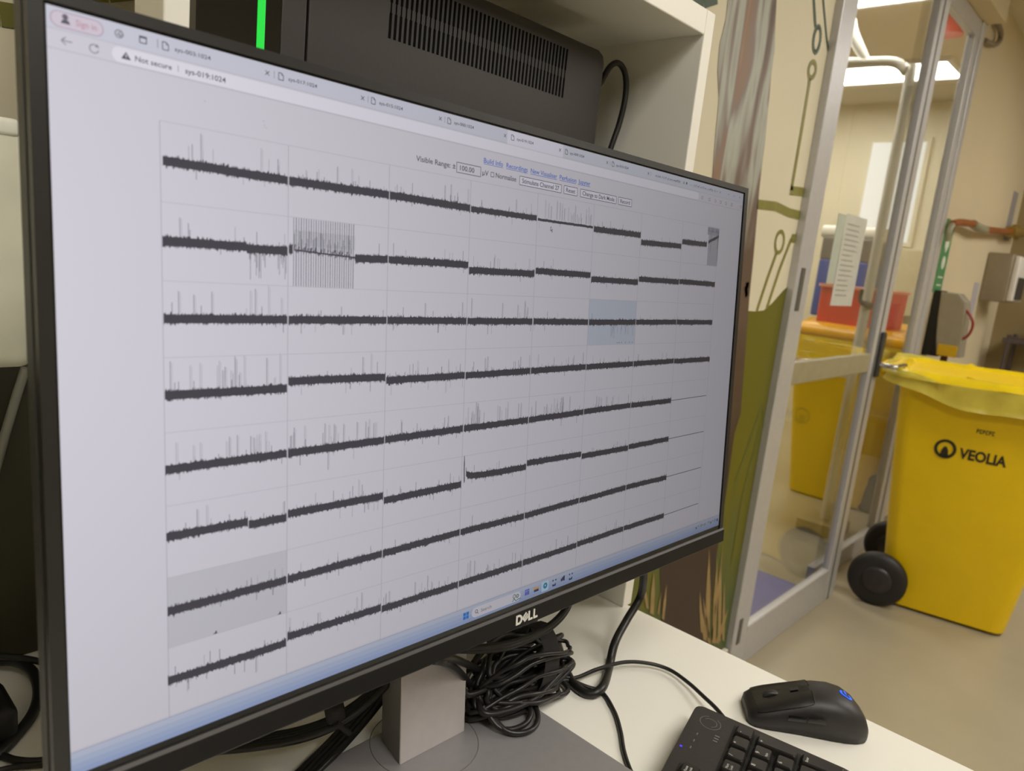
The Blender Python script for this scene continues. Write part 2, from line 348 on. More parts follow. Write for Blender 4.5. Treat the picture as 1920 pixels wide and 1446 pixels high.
# ceiling lights
def panel(x0, x1, y0, y1, strength, label, name='ceiling_light', group=None):
    t = thing(name, ((x0 + x1) / 2, (y0 + y1) / 2, CEIL), label, 'ceiling light', group)
    f = MB()
    for a in ((x0 - .03, x1 + .03, y0 - .03, y0), (x0 - .03, x1 + .03, y1, y1 + .03), (x0 - .03, x0, y0, y1), (x1, x1 + .03, y0, y1)): f.box(*a, CEIL - .02, CEIL)
    f.build('frame', mat('white_lamp_frame', (235, 232, 225), .4), t)
    g = MB(); g.box(x0, x1, y0, y1, CEIL - .012, CEIL - .002); g.build('diffuser', lamp_mat('lamp_%g' % strength, LAMP if strength != INNER_LIGHT else (1, .95, .85), strength), t)
    return t
panel(-.2, .4, -1.5, -.3, ROOM_LIGHT, 'recessed ceiling light above the desk, out of the picture', group='ceiling lights above the desk and corridor')
panel(2.0, 2.6, -1.5, -.3, ROOM_LIGHT, 'recessed ceiling light over the corridor floor', group='ceiling lights above the desk and corridor')
panel(4.2, 4.8, -1.5, -.3, ROOM_LIGHT, 'recessed ceiling light at the corridor end', group='ceiling lights above the desk and corridor')
panel(4.74, 5.13, 1.28, 2.5, INNER_LIGHT, 'long bright ceiling light seen whole through the glass, behind the white bent pipe', group='ceiling lights beyond the glass')
panel(3.33, 3.71, 1.1, 2.4, INNER_LIGHT, 'bright ceiling light at the top edge of the glass door', group='ceiling lights beyond the glass')

# ================================================================= monitor
S = 0.5977 / 16
BL = Vector((0.0976, 0.3317, CAM.z - .2592)); U = Vector((0.9996, -0.0271, -0.0071)).normalized(); V = Vector((0.0093, 0.0937, 0.9956)).normalized(); N = U.cross(V); N = N.normalized()
def sp(u, v, n=0.0): return BL + U * (u * S) + V * (v * S) + N * n
mon = thing('monitor', (.396, .41, .73), 'large black widescreen monitor with silver-grey stand showing a page of recorded signal traces', 'monitor')
BG = (210, 206, 216)
C_ = {k: lcd('screen_' + k, c) for k, c in dict(page=BG, strip=(203, 204, 218), bar=(222, 219, 232), grid=(188, 185, 196), trace=(70, 67, 76), spike=(132, 130, 142), grey=(196, 194, 202), blue=(188, 194, 208),
      text=(92, 90, 100), soft=(138, 136, 148), link=(88, 120, 205), task=(152, 167, 204), task1=(161, 174, 206), task2=(171, 182, 208), task3=(184, 191, 211), taskline=(150, 156, 176), pill=(210, 199, 212), pilledge=(190, 168, 184), logo=(40, 120, 205), teal=(50, 130, 140), indigo=(80, 84, 190),
      orange=(214, 160, 90), icon=(62, 66, 96), pinktext=(196, 150, 166), paleblue=(184, 212, 235), white=(226, 223, 234), greenink=(44, 104, 96), cell=(172, 170, 180), dusk=(160, 158, 170)).items()}
KEYS = list(C_); IDX = {k: i for i, k in enumerate(KEYS)}
scr = MB(); LAY = .00008
def rect(u0, v0, u1, v1, k, lay=1):
    n = lay * LAY; scr.quad(sp(u0, v0, n), sp(u1, v0, n), sp(u1, v1, n), sp(u0, v1, n), IDX[k])
def poly(pts, k, lay=1): scr.add([sp(a, b, lay * LAY) for a, b in pts], [tuple(range(len(pts)))], IDX[k])
def lineuv(pts, wd, k, lay=2):
    for (a, b), (c, d) in zip(pts, pts[1:]):
        L_ = math.hypot(c - a, d - b) or 1; nx, ny = -(d - b) / L_ * wd / 2, (c - a) / L_ * wd / 2
        poly([(a - nx, b - ny), (c - nx, d - ny), (c + nx, d + ny), (a + nx, b + ny)], k, lay)
def rrect(u0, v0, u1, v1, r, k, lay=1):
    P = []
    for cx, cy, a0 in ((u1 - r, v1 - r, 0), (u0 + r, v1 - r, 90), (u0 + r, v0 + r, 180), (u1 - r, v0 + r, 270)):
        for i in range(6):
            a = math.radians(a0 + i * 18); P.append((cx + r * math.cos(a), cy + r * math.sin(a)))
    poly(P, k, lay)
def outline(u0, v0, u1, v1, wd, k, lay=2):
    lineuv([(u0, v0), (u1, v0), (u1, v1), (u0, v1), (u0, v0)], wd, k, lay)
def circ(u, v, r, wd, k, lay=2, a0=0, a1=360, n=20):
    lineuv([(u + r * math.cos(math.radians(a0 + (a1 - a0) * i / n)), v + r * math.sin(math.radians(a0 + (a1 - a0) * i / n))) for i in range(n + 1)], wd, k, lay)
def text(s, u0, v0, u1, cap, k, lay=3, bold=0):
    vs, fs, wd, c = text2d(s); kx = (u1 - u0) / wd; ky = cap / c
    scr.add([sp(u0 + x * kx, v0 + y * ky, lay * LAY) for x, y in vs], fs, IDX[k])
def unreadable(u0, u1, v, cap, k, lay=3, seed=1):
    # lettering too small to read in the photograph: short uneven strokes
    g = random.Random(seed); u = u0
    while u < u1:
        w_ = g.uniform(.012, .022); h_ = cap * g.choice((.6, .62, .65, .95)); rect(u, v + g.choice((0, 0, 0, -.012)), u + w_ * .55, v + h_, k, lay)
        if g.random() < .6: rect(u, v + h_ - .012, min(u1, u + w_ + .012), v + h_, k, lay)
        u += w_ + g.choice((.014, .014, .016, .045))
rect(0, 0, 16, 9, 'page', 0)
rect(0, 8.765, 16, 9, 'strip'); rect(7.13, 8.765, 8.66, 9, 'bar', 2)
rect(0, 8.56, 16, 8.765, 'page', 1); lineuv([(0, 8.558), (16, 8.558)], .010, 'grid')
lineuv([(0, 8.766), (7.13, 8.766)], .008, 'grid'); lineuv([(8.66, 8.766), (16, 8.766)], .008, 'grid')
rrect(.655, 8.575, 13.75, 8.745, .08, 'white', 2)
rrect(.035, 8.79, .575, 8.968, .088, 'pilledge', 2); rrect(.05, 8.803, .56, 8.955, .075, 'pill', 3)
circ(.185, 8.912, .018, .03, 'text', 4); poly([(.14, 8.84), (.235, 8.84), (.22, 8.875), (.19, 8.888), (.155, 8.875)], 'text', 4); text('Sign in', .29, 8.852, .50, .068, 'pinktext', 4)
circ(.735, 8.885, .042, .014, 'soft', 3); circ(.755, 8.885, .026, .012, 'soft', 3); lineuv([(.71, 8.875), (.775, 8.88)], .012, 'soft', 3)
outline(.96, 8.85, 1.035, 8.92, .012, 'text', 3); rect(.955, 8.905, 1.04, 8.93, 'text', 3)
def docicon(u, v=8.885, k='text'):
    lineuv([(u - .035, v - .045), (u + .035, v - .045), (u + .035, v + .018), (u + .008, v + .045), (u - .035, v + .045), (u - .035, v - .045)], .011, k, 3)
    lineuv([(u + .008, v + .045), (u + .008, v + .018), (u + .035, v + .018)], .008, k, 3)
def cross(u, v=8.885, k='text'):
    lineuv([(u - .028, v - .028), (u + .028, v + .028)], .011, k, 3); lineuv([(u - .028, v + .028), (u + .028, v - .028)], .011, k, 3)
lineuv([(1.163, 8.84), (1.163, 8.94)], .009, 'soft', 3)
tabs = [(1.254, 'sys-003:1024'), (2.765, 'sys-017:1024'), (4.265, 'sys-015:1024'), (5.765, 'sys-000:1024'), (7.262, 'sys-019:1024'), (8.755, 'sys-009:1024'), (10.26, 'sys-010:1024')]
for u, s in tabs:
    docicon(u); text(s, u + .108, 8.856, u + .55, .052, 'text')
for u in (2.567, 4.075, 5.575, 7.07, 8.565, 10.06, 11.565, 13.04): cross(u)
for u in (2.665, 4.17, 5.67, 10.155, 11.66): lineuv([(u, 8.84), (u, 8.935)], .008, 'soft', 3)
unreadable(11.85, 12.90, 8.856, .055, 'text', 3, 2); rect(13.14, 8.865, 13.19, 8.915, 'icon', 3); unreadable(13.33, 14.40, 8.860, .055, 'text', 3, 3)
lineuv([(14.57, 8.885), (14.63, 8.885)], .01, 'text', 3); cross(14.5, 8.885, 'soft'); lineuv([(14.73, 8.885), (14.81, 8.885)], .01, 'soft', 3); lineuv([(14.77, 8.845), (14.77, 8.925)], .01, 'soft', 3)
for u in (15.2, 15.5): lineuv([(u - .04, 8.885), (u + .04, 8.885)], .012, 'soft', 3)
cross(15.8, 8.885, 'soft')
lineuv([(.14, 8.66), (.25, 8.66)], .012, 'soft', 3); lineuv([(.185, 8.70), (.14, 8.66), (.185, 8.62)], .012, 'soft', 3)
circ(.468, 8.652, .046, .012, 'soft', 3, 40, 350); poly([(.50, 8.71), (.525, 8.67), (.475, 8.675)], 'soft', 3)
poly([(.752, 8.62), (.86, 8.62), (.806, 8.705)], 'text', 3); rect(.801, 8.642, .811, 8.68, 'white', 4)
text('Not secure', .905, 8.626, 1.325, .066, 'text'); lineuv([(1.40, 8.62), (1.40, 8.70)], .007, 'soft', 3); text('sys-019:1024', 1.485, 8.626, 1.997, .068, 'text')
for i, u in enumerate((13.92, 14.27, 14.56, 14.83, 15.10, 15.41, 15.9)):
    if i % 2: outline(u - .04, 8.62, u + .03, 8.68, .012, 'soft', 3)
    else: circ(u, 8.65, .035, .012, 'soft', 3, 0, 360, 10)
# page controls
text('Build Info', 6.575, 8.345, 7.045, .088, 'link'); text('Recordings', 7.13, 8.345, 7.685, .088, 'link'); text('New Visualiser', 7.77, 8.345, 8.515, .088, 'link'); text('Perfusion', 8.59, 8.345, 9.095, .088, 'link'); text('Jupyter', 9.16, 8.345, 9.54, .088, 'link')
for a, b_ in ((6.575, 7.045), (7.13, 7.685), (7.77, 8.515), (8.59, 9.095), (9.16, 9.54)): lineuv([(a, 8.326), (b_, 8.326)], .009, 'link', 3)
text('Visible Range: ±', 5.10, 8.145, 5.93, .088, 'text')
outline(5.957, 8.095, 6.51, 8.258, .011, 'text', 3); text('100.00', 6.03, 8.138, 6.36, .085, 'text'); text('µV', 6.55, 8.135, 6.695, .088, 'text')
outline(6.755, 8.135, 6.83, 8.21, .011, 'text', 3); text('Normalise', 6.875, 8.135, 7.395, .088, 'text')
for u0, u1, s in ((7.485, 8.655, 'Stimulate Channel 27'), (8.735, 9.143, 'Reset'), (9.243, 10.44, 'Change to Dark Mode'), (10.52, 11.0, 'Record')):
    rrect(u0, 8.096, u1, 8.248, .02, 'bar', 2); outline(u0, 8.096, u1, 8.248, .011, 'text', 3); text(s, u0 + .065, 8.135, u1 - .065, .085, 'text')
# cursor
cu0, cv0 = 8.39, 7.44
poly([(cu0, cv0), (cu0, cv0 - .10), (cu0 + .024, cv0 - .078), (cu0 + .045, cv0 - .12), (cu0 + .062, cv0 - .112), (cu0 + .042, cv0 - .072), (cu0 + .072, cv0 - .07)], 'text', 4)
poly([(cu0 + .010, cv0 - .022), (cu0 + .010, cv0 - .078), (cu0 + .026, cv0 - .062), (cu0 + .050, cv0 - .060)], 'white', 5)
for u, v in ((1.71, 8.34), (2.50, 8.25), (2.51, 8.2), (2.53, 8.17)): rect(u, v, u + .03, v + .012, 'grid', 2)
# grid of recording cells
G0, GP, VT, VP_ = 1.172, 1.7075, 8.005, .9617
for r_ in range(9):
    if r_ < 8: lineuv([(G0, VT - r_ * VP_), (G0 + 8 * GP, VT - r_ * VP_)], .008, 'grid', 2)
for c in range(9): lineuv([(G0 + c * GP, VT), (G0 + c * GP, .31)], .0085, 'cell', 2)
rect(G0, VT - 7 * VP_, G0 + GP, VT - 6 * VP_, 'grey'); rect(G0 + 5 * GP, VT - 3 * VP_, G0 + 6 * GP, VT - 2 * VP_, 'blue')
for u, v in ((1.80, 1.28), (2.76, 1.28)): poly([(u - .03, v), (u + .03, v), (u + .015, v + .05), (u, v + .02)], 'icon', 3)
for u in (10.75, 10.82, 10.9, 11.05, 11.2, 11.31): rect(u, 5.15, u + .03, 5.17, 'spike', 3)
SEG = {0: [(1.2, 7.54, 2.87, 7.53), (2.89, 7.53, 4.585, 7.55), (4.60, 7.55, 6.29, 7.54), (6.31, 7.53, 7.99, 7.55), (8.02, 7.53, 9.70, 7.54), (9.73, 7.51, 11.41, 7.53), (11.44, 7.38, 13.11, 7.42), (13.14, 7.53, 14.29, 7.55)],
 1: [(1.18, 6.57, 2.27, 6.58), (2.27, 6.555, 2.87, 6.57), (2.89, 6.6, 2.95, 6.59), (3.99, 6.54, 4.585, 6.56), (4.60, 6.56, 6.29, 6.58), (6.31, 6.49, 7.99, 6.51), (8.02, 6.57, 9.70, 6.57), (9.73, 6.49, 11.41, 6.5), (11.44, 6.57, 13.11, 6.58), (13.13, 6.59, 14.83, 6.59)],
 2: [(1.18, 5.61, 2.87, 5.61), (2.89, 5.61, 4.585, 5.61), (4.60, 5.61, 6.29, 5.61), (6.31, 5.61, 7.99, 5.61), (8.02, 5.61, 9.70, 5.605), (9.73, 5.6, 11.41, 5.61), (11.43, 5.61, 13.11, 5.62), (13.13, 5.62, 14.84, 5.62)],
 3: [(1.18, 4.64, 2.87, 4.63), (2.89, 4.73, 4.585, 4.71), (4.60, 4.65, 6.29, 4.655), (6.31, 4.65, 7.99, 4.66), (8.01, 4.66, 9.70, 4.67), (9.72, 4.67, 11.41, 4.67), (11.43, 4.67, 13.11, 4.68), (13.13, 4.67, 14.84, 4.67)],
 4: [(1.17, 3.68, 2.87, 3.68), (2.89, 3.68, 4.585, 3.685), (4.60, 3.69, 6.29, 3.70), (6.31, 3.70, 7.99, 3.70), (8.01, 3.70, 9.70, 3.715), (9.72, 3.72, 11.41, 3.725), (11.43, 3.72, 13.11, 3.71)],
 5: [(1.17, 2.79, 2.28, 2.78), (2.29, 2.73, 2.87, 2.73), (2.89, 2.78, 4.585, 2.76), (4.60, 2.68, 6.29, 2.69), (8.01, 2.84, 9.70, 2.81), (9.72, 2.76, 11.41, 2.74), (11.43, 2.76, 13.11, 2.76)],
 6: [(1.17, 1.78, 2.87, 1.78), (2.89, 1.78, 4.585, 1.79), (4.60, 1.785, 6.29, 1.80), (6.31, 1.795, 7.99, 1.78), (8.01, 1.78, 9.70, 1.80), (9.72, 1.79, 11.41, 1.81), (11.43, 1.81, 13.13, 1.79)],
 7: [(1.16, 0.82, 2.87, 0.80), (2.89, 0.89, 4.585, 0.86), (4.60, 0.83, 6.29, 0.82), (6.31, 0.82, 7.99, 0.81), (8.01, 0.81, 9.70, 0.81), (9.72, 0.82, 11.41, 0.83), (11.43, 0.83, 13.13, 0.82)]}
TH = .105
def band(u0, v0, u1, v1, th=TH, fn=None):
    n = max(4, int((u1 - u0) * 125)); up = []; lo = []; w1_ = w2_ = 0
    for i in range(n + 1):
        t = i / n; u = u0 + (u1 - u0) * t; v = fn(t) if fn else v0 + (v1 - v0) * t
        w1_ = w1_ * .8 + random.uniform(-1, 1) * .0022; k = th / TH
        up.append((u, v + th / 2 + w1_ + random.random() ** 3 * .042 * k)); lo.append((u, v - th / 2 + w1_ - random.random() ** 3 * .042 * k))
    vs = [sp(a, b_, 3 * LAY) for a, b_ in lo] + [sp(a, b_, 3 * LAY) for a, b_ in up]
    scr.add(vs, [(i, i + 1, n + 2 + i, n + 1 + i) for i in range(n)], IDX['trace'])
for r_, row in SEG.items():
    for sgm in row:
        th = .042 if (r_ == 0 and abs(sgm[0] - 8.02) < .01) else (.088 if (r_ == 0 and abs(sgm[0] - 6.31) < .01) else TH)
        band(*sgm, th)
band(6.40, 2.86, 7.99, 2.78, TH, lambda t: 2.77 + .05 * math.exp(-t * 30) + .055 * math.exp(-(t) * 3.5))
lineuv([(6.36, 2.70), (6.345, 2.95), (6.35, 3.2), (6.365, 2.9), (6.37, 2.72)], .012, 'trace', 3); lineuv([(6.41, 2.86), (6.40, 2.98)], .01, 'trace', 3)
for v, u0 in ((3.71, 13.11), (2.76, 13.11), (1.80, 13.13), (.825, 13.13)): lineuv([(u0, v), (14.79, v + .012)], .014, 'trace', 3)
rect(14.30, 7.80, 14.87, 7.99, 'dusk'); rect(14.36, 7.05, 14.87, 7.80, 'cell', 1)
for k in range(26): u = 14.31 + random.random() * .54; lineuv([(u, 7.99 - random.random() * .1), (u, 7.99 - .12 - random.random() * .8 * (random.random() > .6))], .016, 'spike', 3)
band(14.36, 7.62, 14.86, 7.80, .06)
# stimulation burst
for k in range(26):
    u = 2.965 + k * .0395; lineuv([(u, VT - 2 * VP_ + .005), (u, VT - VP_ - .005)], .011, 'text' if k % 2 else 'spike', 2)
for k in range(34):
    u = 2.975 + k * .0295; hh = random.uniform(.05, .26); lineuv([(u, 6.60), (u, 6.62 + hh)], .010, 'spike', 3)
rect(2.97, 6.66, 3.985, 6.87, 'grey', 1)
for k in range(50):
    u = 2.975 + k * .0205; v = 6.60 - .05 * k / 50; lineuv([(u, v - random.uniform(.0, .06)), (u + .01, v + random.uniform(.0, .07))], .013, 'trace', 4)
lineuv([(2.97, 6.59), (3.3, 6.575), (3.98, 6.55)], .02, 'trace', 4)
SPK = {0: [(9, .36, 4, .13), (14, .26, 3, .06), (15, .3, 3, .1), (9, .24, 4, .14), (24, .36, 2, .12), (6, .16, 3, .1), (3, .12, 2, .08), (3, .1, 1, .05)],
 1: [(8, .26, 3, .08), (2, .2, 0, 0), (7, .22, 3, .1), (9, .26, 3, .12), (4, .22, 3, .1), (2, .1, 2, .12), (2, .1, 1, .1), (2, .08, 1, .05)],
 2: [(11, .42, 2, .14), (6, .16, 8, .18), (9, .28, 9, .16), (8, .36, 4, .2), (4, .16, 3, .14), (5, .14, 4, .12), (4, .12, 5, .12), (2, .1, 2, .08)],
 3: [(24, .46, 2, .06), (6, .34, 9, .18), (22, .26, 7, .24), (15, .28, 3, .08), (10, .28, 3, .12), (8, .18, 2, .08), (7, .18, 2, .06), (4, .12, 1, .05)],
 4: [(20, .32, 3, .12), (22, .34, 4, .3), (13, .26, 5, .18), (22, .42, 2, .06), (26, .34, 2, .18), (16, .26, 0, 0), (9, .16, 0, 0)],
 5: [(10, .3, 1, .05), (9, .3, 9, .2), (9, .2, 7, .14), (5, .16, 12, .14), (5, .12, 3, .08), (10, .16, 3, .08), (4, .1, 2, .06)],
 6: [(12, .17, 7, .14), (6, .18, 7, .14), (5, .14, 4, .12), (8, .22, 5, .14), (6, .12, 5, .1), (4, .1, 2, .06), (3, .08, 1, .05)],
 7: [(9, .2, 12, .26), (14, .32, 5, .12), (16, .3, 4, .12), (14, .34, 3, .1), (10, .24, 3, .08), (9, .22, 2, .06), (5, .12, 1, .05)]}
for r_, cells in SPK.items():
    for c, (nu, hu, nd, hd_) in enumerate(cells):
        a = G0 + c * GP
        def trace_v(u):
            for s_ in SEG[r_]:
                if s_[0] <= u <= s_[2]: return s_[1] + (s_[3] - s_[1]) * (u - s_[0]) / (s_[2] - s_[0])
            return 2.8 if r_ == 5 and 6.4 < u < 8 else None
        for sgn, n_, h_ in ((1, nu, hu), (-1, nd, hd_)):
            for k in range(n_):
                u = a + .04 + (GP - .08) * random.random(); v = trace_v(u)
                if v is None or (r_ == 1 and c == 1 and u < 4.02): continue
                hh = h_ * (.25 + .75 * random.random() ** 1.5) if k else h_
                v0 = v + sgn * TH * .4; lineuv([(u, v0), (u, v0 + sgn * hh)], .0095, 'spike' if random.random() < .6 else 'cell', 2)
                if hh > .22: lineuv([(u + .022, v0), (u + .022, v0 + sgn * hh * .95)], .006, 'cell', 2)
for k in range(26): u = 2.28 + .58 * random.random(); lineuv([(u, 6.52), (u, 6.50 - .36 * random.random() ** 1.6)], .008, 'spike', 2)
for k in range(16): u = 10.5 + .85 * random.random(); lineuv([(u, 5.57), (u, 5.55 - .32 * random.random())], .008, 'spike', 3)
# task bar
rect(0, 0, 16, .07, 'task', 1); rect(0, .07, 16, .14, 'task1', 1); rect(0, .14, 16, .22, 'task2', 1); rect(0, .22, 16, .300, 'task3', 1); lineuv([(0, .302), (16, .302)], .009, 'taskline', 2); lineuv([(0, .322), (16, .322)], .006, 'grid', 2)
for i in (0, 1):
    for j in (0, 1): rect(6.45 + i * .075, .085 + j * .07, 6.515 + i * .075, .147 + j * .07, 'logo', 3)
rrect(6.665, .05, 8.0, .245, .095, 'page', 2); circ(6.785, .16, .03, .013, 'text', 3); lineuv([(6.805, .138), (6.832, .108)], .014, 'text', 3); text('Search', 6.90, .118, 7.18, .065, 'soft')
circ(7.81, .175, .035, .014, 'greenink', 3, -60, 240); lineuv([(7.79, .14), (7.86, .07), (7.93, .09), (8.0, .085)], .014, 'greenink', 3); circ(7.90, .16, .03, .018, 'greenink', 3); lineuv([(7.76, .07), (7.83, .15)], .014, 'greenink', 3)
for k in range(3): rect(8.12 + k * .045, .10, 8.155 + k * .045, .18, 'indigo', 3); circ(8.138 + k * .045, .205, .012, .018, 'indigo', 3)
rect(8.39, .10, 8.53, .15, 'icon', 3); rect(8.38, .15, 8.54, .185, 'orange', 4); rect(8.38, .19, 8.45, .205, 'orange', 4)
rrect(8.62, .04, 8.84, .25, .03, 'paleblue', 2); circ(8.735, .155, .045, .045, 'teal', 3); circ(8.735, .155, .03, .03, 'logo', 4, 200, 380)
for u in (9.02, 9.56):
    for a, b_ in ((-.06, .2), (.03, .2), (-.06, .1), (-.02, .09), (.02, .11)): rect(u + a, b_ - .02, u + a + .035, b_ + .015, 'icon', 3)
    rect(u - .05, .07, u + .05, .10, 'icon', 3)
rect(9.23, .115, 9.29, .175, 'icon', 3); rect(9.27, .13, 9.34, .2, 'icon', 3); rect(9.31, .11, 9.36, .22, 'icon', 3)
for k, u in enumerate((14.75, 14.86, 15.0, 15.1, 15.2, 15.4, 15.52, 15.62, 15.74)): rect(u, .14 + .03 * (k % 2), u + .05, .19 + .02 * (k % 3), 'icon' if k % 3 == 0 else 'soft', 3)
rect(15.86, .14, 15.92, .21, 'icon', 3)
so = scr.build('screen', [C_[k] for k in KEYS], mon)

m_bez = mat('black_bezel_plastic', (30, 29, 30), .38, var=.05, scale=200, bump=.04)
m_blk = mat('gloss_black_border', (12, 12, 13), .25, var=.02)
m_case = mat('dark_grey_monitor_case', (58, 57, 54), .5, var=.05, scale=150)
def ringuv(mb, o, i, n0, n1, mi=0):
    """frame between the rectangles o and i (u0, v0, u1, v1), from depth n0 to n1"""
    for (a, b_, c, d) in ((o[0], o[1], o[2], i[1]), (o[0], i[3], o[2], o[3]), (o[0], i[1], i[0], i[3]), (i[2], i[1], o[2], i[3])):
        P = [sp(x, y, n) for n in (n0, n1) for x, y in ((a, b_), (c, b_), (c, d), (a, d))]
        mb.add(P, [(0, 3, 2, 1), (4, 5, 6, 7), (0, 1, 5, 4), (1, 2, 6, 5), (2, 3, 7, 6), (3, 0, 4, 7)], mi)
b = MB(); ringuv(b, (-.03, -.10, 16.03, 9.03), (0, 0, 16, 9), -.002, .0003); b.build('screen_border', m_blk, mon)
b = MB(); ringuv(b, (-.185, -.10, 16.20, 9.165), (-.03, -.0999, 16.03, 9.03), -.006, .0012); b.build('bezel', m_bez, mon)
# chin: flat lower bezel with a bevelled upper lip
prof = [(-.145, .0028), (-.155, .0030), (-.47, .0030), (-.50, .0020), (-.50, -.009), (-.145, -.009)]
b = MB(); rings = [[sp(u, v, n) for v, n in prof] for u in (-.185, 16.20)]
b.loft(rings, 0, smooth=False)
chin = b.build('chin', mat('black_chin_plastic', (16, 15, 16), .5, var=.04, scale=200, spec=.3), mon)
b = MB(); b.loft([[sp(u, v, n) for v, n in ((-.098, .0002), (-.104, .0014), (-.143, .0030), (-.143, -.009), (-.098, -.009))] for u in (-.185, 16.20)], 0, smooth=False)
b.build('chin_lip', mat('lit_lip_grey', (66, 64, 62), .5, var=.03), mon)  # lip coloured lighter than the chin, as light catches its upward slope
# raised maker's lettering on the chin: D, slanted E, L, L
b = MB()
def gl(pts, u0=7.80, v0=-.405, k=.215):
    P = [(u0 + x * k, v0 + y * k) for x, y in pts]; n = len(P)
    lo = [sp(x, y, .0030) for x, y in P]; hi = [sp(x, y, .0036) for x, y in P]
    b.add(lo + hi, [tuple(range(n, 2 * n))] + [(i, (i + 1) % n, n + (i + 1) % n, n + i) for i in range(n)])
def D_out():
    o = [(0, 0), (.42, 0)] + [(.42 + .42 * math.sin(a), .46 - .46 * math.cos(a)) for a in (.5, .9, 1.3, 1.57, 1.9, 2.3, 2.7)] + [(.42, .92), (0, .92)]
    i = [(.2, .18), (.38, .18)] + [(.38 + .25 * math.sin(a), .46 - .28 * math.cos(a)) for a in (.6, 1.1, 1.57, 2.0, 2.5)] + [(.38, .74), (.2, .74)]
    return o, i
o_, i_ = D_out()
gl([(0, 0), (.2, 0), (.2, .92), (0, .92)]); arc_o = [p for p in o_ if p[0] >= .4]; arc_i = [p for p in i_ if p[0] >= .36]
gl([(.2, 0), (.42, 0), (.38, .18), (.2, .18)]); gl([(.2, .74), (.38, .74), (.42, .92), (.2, .92)])
A = [(.42, 0)] + [(.42 + .42 * math.sin(a), .46 - .46 * math.cos(a)) for a in [math.pi * j / 12 for j in range(1, 12)]] + [(.42, .92)]
B_ = [(.38, .18)] + [(.38 + .25 * math.sin(a), .46 - .28 * math.cos(a)) for a in [math.pi * j / 12 for j in range(1, 12)]] + [(.38, .74)]
for j in range(12): gl([A[j], A[j + 1], B_[j + 1], B_[j]])
def E_bar(x0, y0, x1, y1, t=.16):
    d = Vector((x1 - x0, y1 - y0)).normalized(); n = Vector((-d.y, d.x)) * t / 2
    gl([(x0 - n.x, y0 - n.y), (x1 - n.x, y1 - n.y), (x1 + n.x, y1 + n.y), (x0 + n.x, y0 + n.y)])
sl = (.72, .44)
E_bar(.90, .46, 1.26, .08, .17)                                  # back of the slanted letter
for t in (0, .5, 1): x0 = .93 + t * .32; y0 = .48 - t * .36; E_bar(x0, y0, x0 + .46, y0 + .42, .12)
for x in (1.66, 2.36): gl([(x, 0), (x + .58, 0), (x + .58, .18), (x + .2, .18), (x + .2, .92), (x, .92)])
b.build('lettering', mat('silver_lettering', (226, 224, 218), .35, metal=.2, var=.02), chin)
b = MB()     # back shell
sec = [((-.20, -.505, 16.215, 9.19), -.006), ((-.20, -.505, 16.215, 9.19), -.016), ((.1, -.2, 15.9, 8.9), -.024), ((3, 1.2, 13, 7.8), -.045), ((3.6, 1.8, 12.4, 7.2), -.052)]
rings = []
for (a, c, d, e), n in sec:
    rr = [(a, c), (d, c), (d, e), (a, e)]; rings.append([sp(x, y, n) for x, y in rr])
b.loft(rings[::-1], 0, smooth=False); b.build('back_shell', m_case, mon)
# stand
m_std = mat('silver_grey_stand', (206, 200, 200), .42, metal=.25, var=.03, scale=90)
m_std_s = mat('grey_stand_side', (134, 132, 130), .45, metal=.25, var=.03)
m_base = mat('grey_stand_base', (150, 147, 148), .42, metal=.25, var=.03, scale=120)
b = MB(); P0 = Vector((.3605, .402, .738)); CW = .0715
T = Matrix.Translation(P0) @ Matrix(((U.x, -N.x, V.x, 0), (U.y, -N.y, V.y, 0), (U.z, -N.z, V.z, 0), (0, 0, 0, 1)))
b.box(0, CW, 0, .002, 0, .36, bev=.0008, T=T); b.build('column', m_std, mon)
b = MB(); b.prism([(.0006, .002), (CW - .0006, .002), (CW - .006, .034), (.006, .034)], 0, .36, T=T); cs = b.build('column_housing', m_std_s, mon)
b = MB(); T2 = Matrix.Translation(sp(8, 4.5, -.05)) @ Matrix(((U.x, -N.x, V.x, 0), (U.y, -N.y, V.y, 0), (U.z, -N.z, V.z, 0), (0, 0, 0, 1)))
b.box(-.035, .035, -.002, .026, -.04, .04, bev=.004, T=T2); b.build('neck_joint', m_case, mon)
b = MB(); b.box(.284, .509, .245, .445, .730, .738, bev=.0015, seg=2); b.build('base', m_base, mon)
b = MB(); b.tube([(.3955 + .047 * math.cos(a * math.pi / 24), .412 + .047 * math.sin(a * math.pi / 24), .738) for a in range(49)], .0004, 6, 1, cap=False); b.build('swivel_seam', mat('dark_seam', (104, 99, 92), .5), mon)
b = MB(); q = sp(7.0, -.50, -.02); b.box(q.x - .012, q.x + .010, q.y, q.y + .022, q.z - .004, q.z + .004, bev=.003, seg=3); b.build('cable_plug', m_blk, mon)

# ================================================================= desk, hutch
b = MB(); b.box(-1.2, .7745, -.22, .785, .705, .73, bev=.0015)
dk = thing('desk', (-.2, .3, 0), 'white laminate desk under the monitor, its right edge meeting the open floor', 'desk')
b.build('desktop', m_white, dk)
for x in (-1.15, .70):
    for y in (-.17, .70):
        b = MB(); b.box(x, x + .05, y, y + .05, 0, .705, bev=.003); b.build('leg', m_alu, dk)
hut = thing('desk_hutch', (.48, .62, .73), 'white open shelf unit standing on the desk behind the monitor', 'shelf unit')
b = MB(); b.box(.762, .781, .454, .780, .73, 1.440, bev=.0012); b.build('side_panel', m_white, hut)
b = MB(); b.box(.184, .199, .454, .496, .73, 1.440, bev=.0012); b.build('side_panel', m_white, hut)
b = MB(); b.box(.199, .762, .454, .780, 1.414, 1.440, bev=.0012); b.build('top_board', m_white, hut)
b = MB(); b.box(.199, .762, .500, .780, .944, .962, bev=.0012); b.build('middle_board', m_white, hut)

